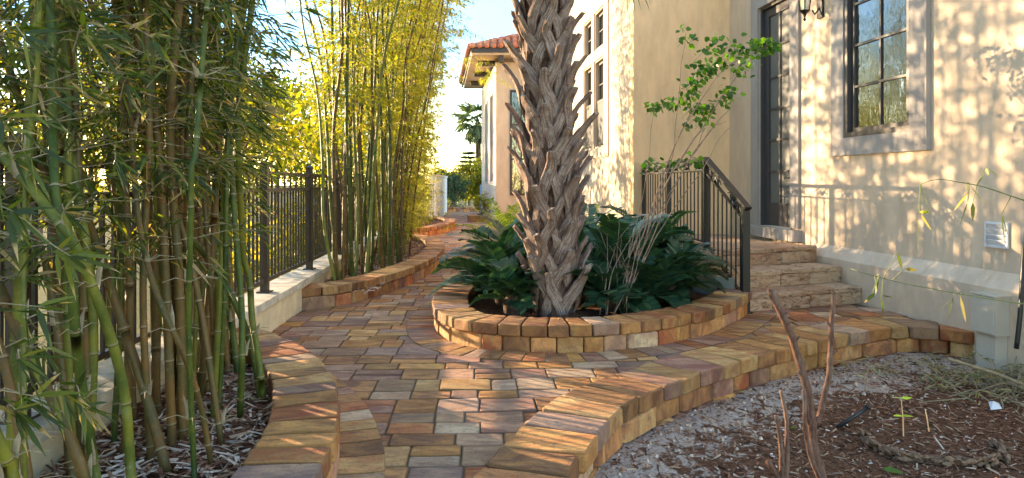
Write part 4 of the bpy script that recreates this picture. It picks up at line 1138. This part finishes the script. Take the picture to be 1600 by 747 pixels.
# ------------------------------------------------------------------ cardboard palms and cycads
def frond_mesh(seed,L,pairs,lw,ll,mat,parent,arch=.55,name='frond'):
    rng.seed(seed); pts=[]
    for i in range(pairs+5):
        f=i/(pairs+4); pts.append(Vector((L*f*math.cos(.55*f*arch*2),0,L*(.75*f-arch*f*f))))
    B=[];D=[];Ls=[];rot_=[]
    for i in range(4,pairs+5):
        f=i/(pairs+4); t_=(pts[i]-pts[i-1]).normalized(); sc=math.sin(min(1,.25+f*.9)*PI*.9)**.6 if f<.9 else .7
        for sgn in (-1,1):
            B.append(pts[i]); D.append((t_*.55+Vector((0,sgn*1.0,.20+rng.gauss(0,.035)))).normalized()); Ls.append(ll*max(.35,sc)*rng.uniform(.9,1.08))
    n=len(B); o=leafmesh(name,B,D,Ls,lw,mat,parent,.10,True,flip=.10)
    g=Geo(); g.tube(pts,[.006*(1-.6*i/len(pts)) for i in range(len(pts))],5); obj('stalk',g,mat,o)
    return o
def cycad(name,label,mat,x,y_,z,L,n,seed,lw=.038,ll=.15,pairs=15,gp='cardboard palms in the oval planter',arch=.55,cat='cardboard palm'):
    t=thing(name,label,cat,(x,y_,z),seed,gp)
    fr=[frond_mesh(seed*10+k,L*(1+.1*k),pairs,lw,ll,mat,t,arch) for k in range(3)]
    rng.seed(seed); 
    for k in range(n):
        b=fr[k%3]
        if k<3: o=b
        else:
            o=b.copy(); COL.objects.link(o); o.parent=t
            for ch in b.children: c=ch.copy(); COL.objects.link(c); c.parent=o
        a=k*2.4+rng.uniform(-.3,.3); el=rng.uniform(-.55,.75)
        s=rng.uniform(.75,1.1); o.rotation_euler=(rng.gauss(0,.25),-el,a); o.scale=(s,s,s); o.location=(0,0,.05)
    g=Geo(); g.tube([(0,0,-.05),(0,0,.05),(0,0,.1)],[.07,.08,.04],10); obj('crown_base',g,M_CORE,t)
    return t
Z0=.14
for i,(x,y_,L,n,lab) in enumerate((
  (-.08,6.05,.60,26,'dark glossy cardboard palm spilling over the planter left of the trunk'),
  (.0,6.75,.74,32,'cardboard palm just behind the trunk base on its left'),
  (-.02,7.5,.74,28,'cardboard palm at the back left of the oval planter'),
  (.92,6.30,.80,30,'large dark cardboard palm right of the trunk and behind the bare stems'),
  (1.42,6.9,.80,32,'tall dark cardboard palm filling the corner before the railing'),
  (1.42,6.15,.60,30,'cardboard palm drooping beside the grey step wall'),
  (.72,7.3,.85,30,'cardboard palm behind the others near the side wall'),
  (1.2,8.1,.85,28,'cardboard palm below the landing railing'),
  (.82,5.75,.50,24,'low cardboard palm between the trunk and the bare stems'),
  (1.15,5.85,.52,24,'low cardboard palm right behind the front curve of the planter'),
  (.0,5.62,.42,20,'smallest cardboard palm at the front left foot of the trunk'))):
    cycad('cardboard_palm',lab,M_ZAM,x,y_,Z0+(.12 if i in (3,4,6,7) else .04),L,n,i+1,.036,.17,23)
for i,(x,y_,L,n,lab) in enumerate(((-.12,11.2,.9,28,'sunlit yellow green cycad left of the trunk at the back'),(.62,9.9,.70,22,'sunlit yellow green cycad partly behind the palm trunk'),(1.25,10.4,.8,26,'sunlit yellow green cycad at the foot of the bright side wall'),(-.05,12.9,.8,24,'small sunny cycad in the bed before the far wing'),(.45,12.4,.7,20,'sunny cycad in the second row below the side windows'))):
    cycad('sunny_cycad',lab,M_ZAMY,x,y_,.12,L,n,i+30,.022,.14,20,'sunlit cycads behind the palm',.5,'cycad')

# ------------------------------------------------------------------ sapling and bare stems in the planter
t=thing('leafy_sapling','thin multi stemmed sapling leaning towards the door with small round green leaves','sapling')
g=Geo(); rng.seed(8)
S0=5.75
br=[([(962,488),(985,420),(1010,350),(1040,262),(1060,215),(1085,165)],.007),
    ([(968,488),(1000,400),(1035,300),(1070,240),(1100,195),(1130,150),(1160,105)],.008),
    ([(972,488),(1015,380),(1050,300),(1090,230),(1140,170),(1150,165)],.006),
    ([(975,488),(1005,410),(1050,330),(1095,270),(1125,215),(1140,200)],.005),
    ([(958,488),(985,400),(1020,320),(1048,255),(1058,180),(1064,110),(1072,50)],.005),
    ([(955,488),(975,420),(1000,330),(1010,280),(1018,200),(1022,170)],.004),
    ([(1040,262),(1060,262),(1085,240),(1100,200)],.004),
    ([(1060,215),(1080,180),(1100,150),(1130,110),(1190,75),(1205,65)],.004),
    ([(966,488),(995,410),(1030,330),(1062,275),(1110,205),(1135,190)],.005)]
for k,(pp,r) in enumerate(br):
    n=len(pp); pts=spline([P(x,y_,S0+.10*i*(1 if k%2 else .5)) for i,(x,y_) in enumerate(pp)],.08)
    pts=[p+mn.noise_vector(p*5+Vector((k,0,0)))*.012 for p in pts]
    g.tube(pts,[r*1.25*(1-.7*i/len(pts)) for i in range(len(pts))],6)
obj('stem',g,M_BRANCH,t,smooth=True)
B=[];D=[]; tw=Geo()
clus=[(1072,60,14,9),(1066,45,8,4),(1110,70,26,16),(1125,90,26,20),(1150,80,30,22),(1175,70,26,18),(1192,75,20,16),(1205,68,12,8),(1095,105,22,18),(1088,125,16,12),(1165,100,24,16),(1110,110,20,12),
      (1030,165,14,12),(1045,160,12,8),(1018,170,10,7),(1078,140,18,14),(1072,155,16,12),(1080,170,16,12),(1095,175,18,14),(1105,165,18,12),(1130,148,18,12),(1140,145,14,9),(1098,190,12,9),(1075,195,10,5),(1020,256,16,8),(1040,258,12,6),(1060,255,12,6),(1085,250,12,8),(1005,262,10,4)]
for (x,y_,s,n) in clus:
    for _ in range(int(n*1.9)):
        c=P(x+rng.gauss(0,s*.5),y_+rng.gauss(0,s*.38),S0+.5+rng.gauss(0,.10)); B.append(c); D.append((rng.gauss(.2,.8),rng.gauss(-.3,.6),rng.gauss(-.25,.5)))
    tw.tube([P(x-s,y_+s,S0+.45),P(x,y_,S0+.5),P(x+s*.6,y_-s*.2,S0+.5)],.0015,4,cap=False)
obj('twig',tw,M_BRANCH,t)['kind']='stuff'
leafmesh('foliage',B,D,nr.uniform(.045,.07,len(B)),nr.uniform(.036,.05,len(B)),M_SAP,t,.1)
t=thing('bare_shrub','pale leafless branching shrub stems rising from the soil right of the palm trunk','shrub')
g=Geo(); rng.seed(12)
for k in range(9):
    bx=rng.uniform(935,985); tx=bx+rng.uniform(-5,55); ty=rng.uniform(330,430); Y=5.45+rng.uniform(-.1,.15)
    a=P(bx,492,Y); b=P(tx,ty,Y+.1); m=a.lerp(b,.5)+Vector((rng.gauss(0,.03),rng.gauss(0,.03),0))
    g.tube(spline([a,m,b],.05),[.0045*(1-.6*i/12) if i<12 else .0018 for i in range(len(spline([a,m,b],.05)))],5)
    for _ in range(3):
        s=a.lerp(b,rng.uniform(.3,.85)); e=s+Vector((rng.uniform(-.12,.16),rng.gauss(0,.05),rng.uniform(.08,.2))); g.tube([s,s.lerp(e,.5)+Vector((0,0,.01)),e],[.002,.0016,.001],4)
obj('stem',g,m_bark('pale dry bark',(.16,.11,.085),(.30,.22,.175),(.36,.29,.24)),t)

# ------------------------------------------------------------------ foreground: pruned shrub, stump, stake, seedling
t=thing('pruned_shrub','bare forked shrub stem cut off at two tips in the mulch bed','shrub')
g=Geo(); S=3.25
a=[P(1290,760,S),P(1272,700,S),P(1268,662,S),P(1264,620,S),P(1256,590,S),P(1240,535,S),P(1222,495,S-.02),P(1204,455,S-.04)]
b=[P(1268,668,S),P(1282,645,S+.02),P(1292,600,S+.03),P(1297,555,S+.03),P(1300,510,S+.04),P(1302,460,S+.04)]
def knobby(pts,r0,r1):
    pts=spline(pts,.02); n=len(pts); rr=[]
    for i in range(n): rr.append((r0+(r1-r0)*i/n)*(1+.10*mn.noise(pts[i]*14)+(.22 if i%11==5 else 0)))
    g.tube([p+mn.noise_vector(p*9)*.006 for p in pts],rr,10)
knobby(a,.025,.0145); knobby(b,.015,.011)
knobby([P(1268,668,S),P(1262,650,S-.02),P(1258,618,S-.03)],.012,.009)
for q_ in (a[3],a[5],a[4],a[6],b[2],b[3],b[4]):
    dd=Vector((rng.choice((-1,1))*rng.uniform(.02,.04),-.01,rng.uniform(.015,.04))); g.tube([q_,q_+dd*.6,q_+dd],[.009,.0065,.004],6)
for q_,n_ in ((a[-1],(a[-1]-a[-2]).normalized()),(b[-1],(b[-1]-b[-2]).normalized())):
    for k in range(5): g.tube([q_+Vector((rng.gauss(0,.005),rng.gauss(0,.005),-.01)),q_+n_*rng.uniform(.008,.028)+Vector((rng.gauss(0,.005),0,0))],[.006,.0015],4)
obj('stem',g,M_STICK,t,smooth=True)
for lab,pp in (('short cut stub standing against the foot of the forked stem',[(1300,780),(1268,720),(1258,660),(1256,610)]),('tallest thin cut twig just left of the forked stem',[(1226,770),(1230,700),(1228,650),(1220,610)]),
               ('shorter thin cut twig outermost of the upright ones',[(1222,760),(1220,700),(1212,650)]),('low slanting broken twig beside the two thin upright ones',[(1200,720),(1215,745),(1235,780)])):
    g=Geo(); knobby([P(x,y_,3.1) for x,y_ in pp],.013,.008); tag(obj('cut_twig',g,M_STICK,smooth=True),lab,'twig')
g=Geo(); a=P(1308,668,3.95); b=P(1355,637,3.95); g.tube([a,b],[.012,.012],10); g.tube([b,b+(b-a).normalized()*.012],[.017,.017],10)
tag(obj('black_stake',g,M_BLACK,smooth=True),'short black plastic stake leaning in the mulch','stake')
# stump ring
t=thing('tree_stump','flat weathered tree stump edge buried in brown mulch','stump',(0,0,0))
c=P(1455,690,3.75); c.z=mz(c.x,c.y)
g=Geo(); pts=[]
for k in range(30):
    th=R(150+k*7.2); r=.32+.035*mn.noise(Vector((math.cos(th)*3,math.sin(th)*3,5)))
    pts.append(c+Vector((r*math.cos(th)*1.05,r*math.sin(th)*.85,.03+.015*mn.noise(Vector((k*.6,0,0))))))

for k in range(150):
    q_=pts[min(28,int(k/150*29))].lerp(pts[min(29,int(k/150*29)+1)],rng.random()); th=math.atan2(q_.y-c.y,q_.x-c.x)+PI/2+rng.gauss(0,.25); L=rng.uniform(.03,.09); d=Vector((math.cos(th),math.sin(th),rng.gauss(0,.15)))
    o_=Vector((rng.gauss(0,.012),rng.gauss(0,.012),rng.uniform(-.045,-.002)))
    g.tube([q_+o_-d*L/2,q_+o_,q_+o_+d*L/2],[.006,rng.uniform(.008,.017),.004],6)
g.v=[tuple(Vector(v)+mn.noise_vector(Vector(v)*40)*.008) for v in g.v]
obj('bark_rim',g,m_bark('stump bark',(.08,.045,.03),(.30,.19,.12),(.16,.09,.06),(1,1,1),26,1),t)
t=thing('seedling','young seedling with four bright green leaves inside the stump ring','seedling')
b=P(1412,682,3.62); g=Geo(); tp=P(1408,622,3.62); g.tube([b,b.lerp(tp,.5)+Vector((.004,0,0)),tp],[.004,.003,.002],6); obj('stem',g,M_TWIG,t); g=Geo(); g.tube([P(1452,674,3.62),P(1449,655,3.61),P(1446,640,3.62)],[.004,.0035,.003],6); tag(obj('dry_stalk',g,M_TWIG),'short dry straw stalk standing right of the green seedling','stalk')
mid=b.lerp(tp,.55)
M_SEED=m_leaf('seedling leaf',[(0,(.2,.4,.03)),(1,(.3,.5,.05))],trans=.4)
for p_,d_ in ((tp,(1,-.2,.1)),(tp,(-1,-.2,.15)),(mid,(1,-.3,0)),(mid,(-1,-.2,0))): leafmesh('leaf',[p_],[d_],.055,.038,M_SEED,t,0,flip=.1)
for x,y_,Y in ((1243,668,3.5),(1240,663,3.55),):
    pass
g=Geo(); c=P(1552,622,4.3); c.z=mz(c.x,c.y)+.02; g.add([c+Vector(v) for v in ((-.03,-.02,0),(.035,-.03,.01),(.05,.02,.03),(-.01,.03,.035),(0,0,.05))],[(0,1,4),(1,2,4),(2,3,4),(3,0,4)])
tag(obj('paper_scrap',g,M_WPL),'crumpled white scrap lying on the mulch','scrap')
def ground_leaves(name,label,pts,L,W,mat,cat='leaf'):
    B=[];D=[]
    for (x,y_) in pts:
        p=G(x,y_,-.22); p.z=mz(p.x,p.y)+.02; B.append(p); a=rng.uniform(0,6); D.append((math.cos(a),math.sin(a),.15))
    return tag(leafmesh(name,B,D,L,W,mat,None,.15,flip=.2),label,cat)
ground_leaves('fallen_leaf','dull olive fallen leaf lying on the mulch near the frame bottom',[(1378,728)],.10,.04,M_SAP)
ground_leaves('fallen_leaf','pale green fallen leaf behind the pruned shrub',[(1245,668)],.05,.04,M_SAP)

# cut bamboo debris by the utility box
t=thing('bamboo_cutting','heap of dry cut bamboo twigs and leaves below the utility box','cuttings')
g=Geo();B=[];D=[];rng.seed(77)
for k in range(70):
    x=rng.gauss(3.35,.33); y_=rng.gauss(4.85,.22)
    if not inpoly(x,y_,retf) or dret(x,y_)<.05: continue
    z=mz(x,y_)+abs(rng.gauss(.03,.05)); a=rng.uniform(0,6.28); L=rng.uniform(.15,.5); d=Vector((math.cos(a),math.sin(a),rng.gauss(.12,.22))).normalized()
    s=Vector((x,y_,z)); e=s+d*L; g.tube([s-d*L*.3,s.lerp(e,.5)+Vector((0,0,.02)),e],[.004,.003,.0015],5)
    for _ in range(9): f=rng.random(); B.append(s.lerp(e,f)); D.append((rng.gauss(0,1),rng.gauss(0,1),rng.gauss(-.1,.4)))
g.tube([P(1480,560,4.7),P(1560,585,4.6),P(1620,610,4.5)],.011,8)
obj('twig',g,M_TWIG,t)['kind']='stuff'
M_DRY=m_leaf('dry bamboo leaf',[(0,(.10,.12,.05)),(.5,(.25,.22,.12)),(1,(.48,.38,.24))],trans=.25)
leafmesh('foliage',B,D,nr.uniform(.06,.13,len(B)),nr.uniform(.008,.014,len(B)),M_DRY,t,.3)
def hanging(label,pp,Y,lv,r=.0045):
    t=thing('bamboo_twig',label,'twig'); g=Geo(); pts=spline([P(x,y_,Y+.03*i) for i,(x,y_) in enumerate(pp)],.04)
    g.tube(pts,[r*(1-.6*i/len(pts)) for i in range(len(pts))],6); B=[];D=[];Ls=[]
    for (x,y_,x2,y2) in lv:
        a=P(x,y_,Y+.05); b=P(x2,y2,Y+.03); q_=min(pts,key=lambda p:(p-a).length+.3*abs(p.z-a.z)); g.tube([q_,q_.lerp(a,.5)+Vector((.004,0,.008)),a],[.0026,.002,.0015],5); B.append(a);D.append(tuple(b-a));Ls.append((b-a).length)
    obj('stem',g,m_plain('green twig',(.16,.18,.06),.6),t,smooth=True); [leafmesh('leaf',[B[k]],[D[k]],Ls[k],.021,M_LB,t,.05) for k in range(len(B))]
hanging('long thin bamboo twig reaching in over the window wall',[(1640,325),(1600,313),(1570,303),(1533,291),(1500,285),(1465,280),(1438,288)],3.6,
  [(1515,290,1540,318),(1515,290,1512,322),(1512,316,1500,350),(1520,316,1520,345),(1514,300,1490,328),(1540,262,1545,274),(1545,265,1560,274),(1565,335,1577,372),(1565,335,1570,380),(1438,336,1392,380),(1434,336,1434,392),(1438,334,1456,360),(1452,332,1436,330)])
hanging('low bamboo twig sagging across the plinth above the retaining wall',[(1640,478),(1600,475),(1540,466),(1460,452),(1400,440),(1340,424),(1330,420)],3.7,
  [(1402,395,1410,422),(1414,420,1434,422),(1372,432,1368,460),(1368,458,1350,472),(1376,460,1382,500),(1378,462,1396,464),(1374,430,1362,458),(1490,462,1480,500),(1500,462,1510,505),(1495,462,1470,480)])

# ------------------------------------------------------------------ light, sky, camera
SUN_DIR=Vector((.832,-.555,-math.tan(R(9.0)))).normalized()
sun=bpy.data.lights.new('sun','SUN'); sun.energy=2.4; sun.angle=R(.55); sun.color=(1.0,.80,.56)
so=bpy.data.objects.new('sun',sun); COL.objects.link(so); so.rotation_euler=(-SUN_DIR).to_track_quat('Z','Y').to_euler(); so.location=(-20,20,12)
w=bpy.data.worlds.new('World'); scene.world=w; w.use_nodes=True; nt=w.node_tree; nt.nodes.clear()
sky=nt.nodes.new('ShaderNodeTexSky'); sky.sky_type='NISHITA'; sky.sun_disc=False; sky.sun_elevation=R(9.0); sky.sun_rotation=math.atan2(-.832,.555); sky.air_density=1.0; sky.dust_density=.1; sky.ozone_density=1.5
bg=nt.nodes.new('ShaderNodeBackground'); bg.inputs['Strength'].default_value=.15
o=nt.nodes.new('ShaderNodeOutputWorld'); qs=N(nt)
zz=qs.n('ShaderNodeSeparateXYZ',{'Vector':qs.n('ShaderNodeTexCoord').outputs['Generated']}).outputs['Z']
tint=qs.ramp(zz,[(.07,(1,1,1)),(.19,(.26,.45,.70)),(.42,(.45,.64,.84)),(.75,(1.0,1.0,1.0))])
nt.links.new(qs.mix(1,sky.outputs[0],tint,'MULTIPLY'),bg.inputs[0]); nt.links.new(bg.outputs[0],o.inputs[0])
cam=bpy.data.cameras.new('camera'); cam.sensor_width=36; cam.lens=36*F/1600; cam.shift_y=-(373.5-HY)/1600; cam.clip_start=.05; cam.clip_end=2000
co=bpy.data.objects.new('camera',cam); COL.objects.link(co); co.location=(0,0,H); co.rotation_euler=(R(90),0,0); scene.camera=co
vs_=scene.view_settings; vs_.view_transform='Standard'; vs_.look='None'; vs_.gamma=1; vs_.use_curve_mapping=False; vs_.exposure=3.08; vs_.use_white_balance=True; vs_.white_balance_temperature=7800; vs_.white_balance_tint=12
scene.cycles.max_bounces=8; scene.cycles.transparent_max_bounces=12
try: scene.cycles.use_denoising=True
except Exception: pass
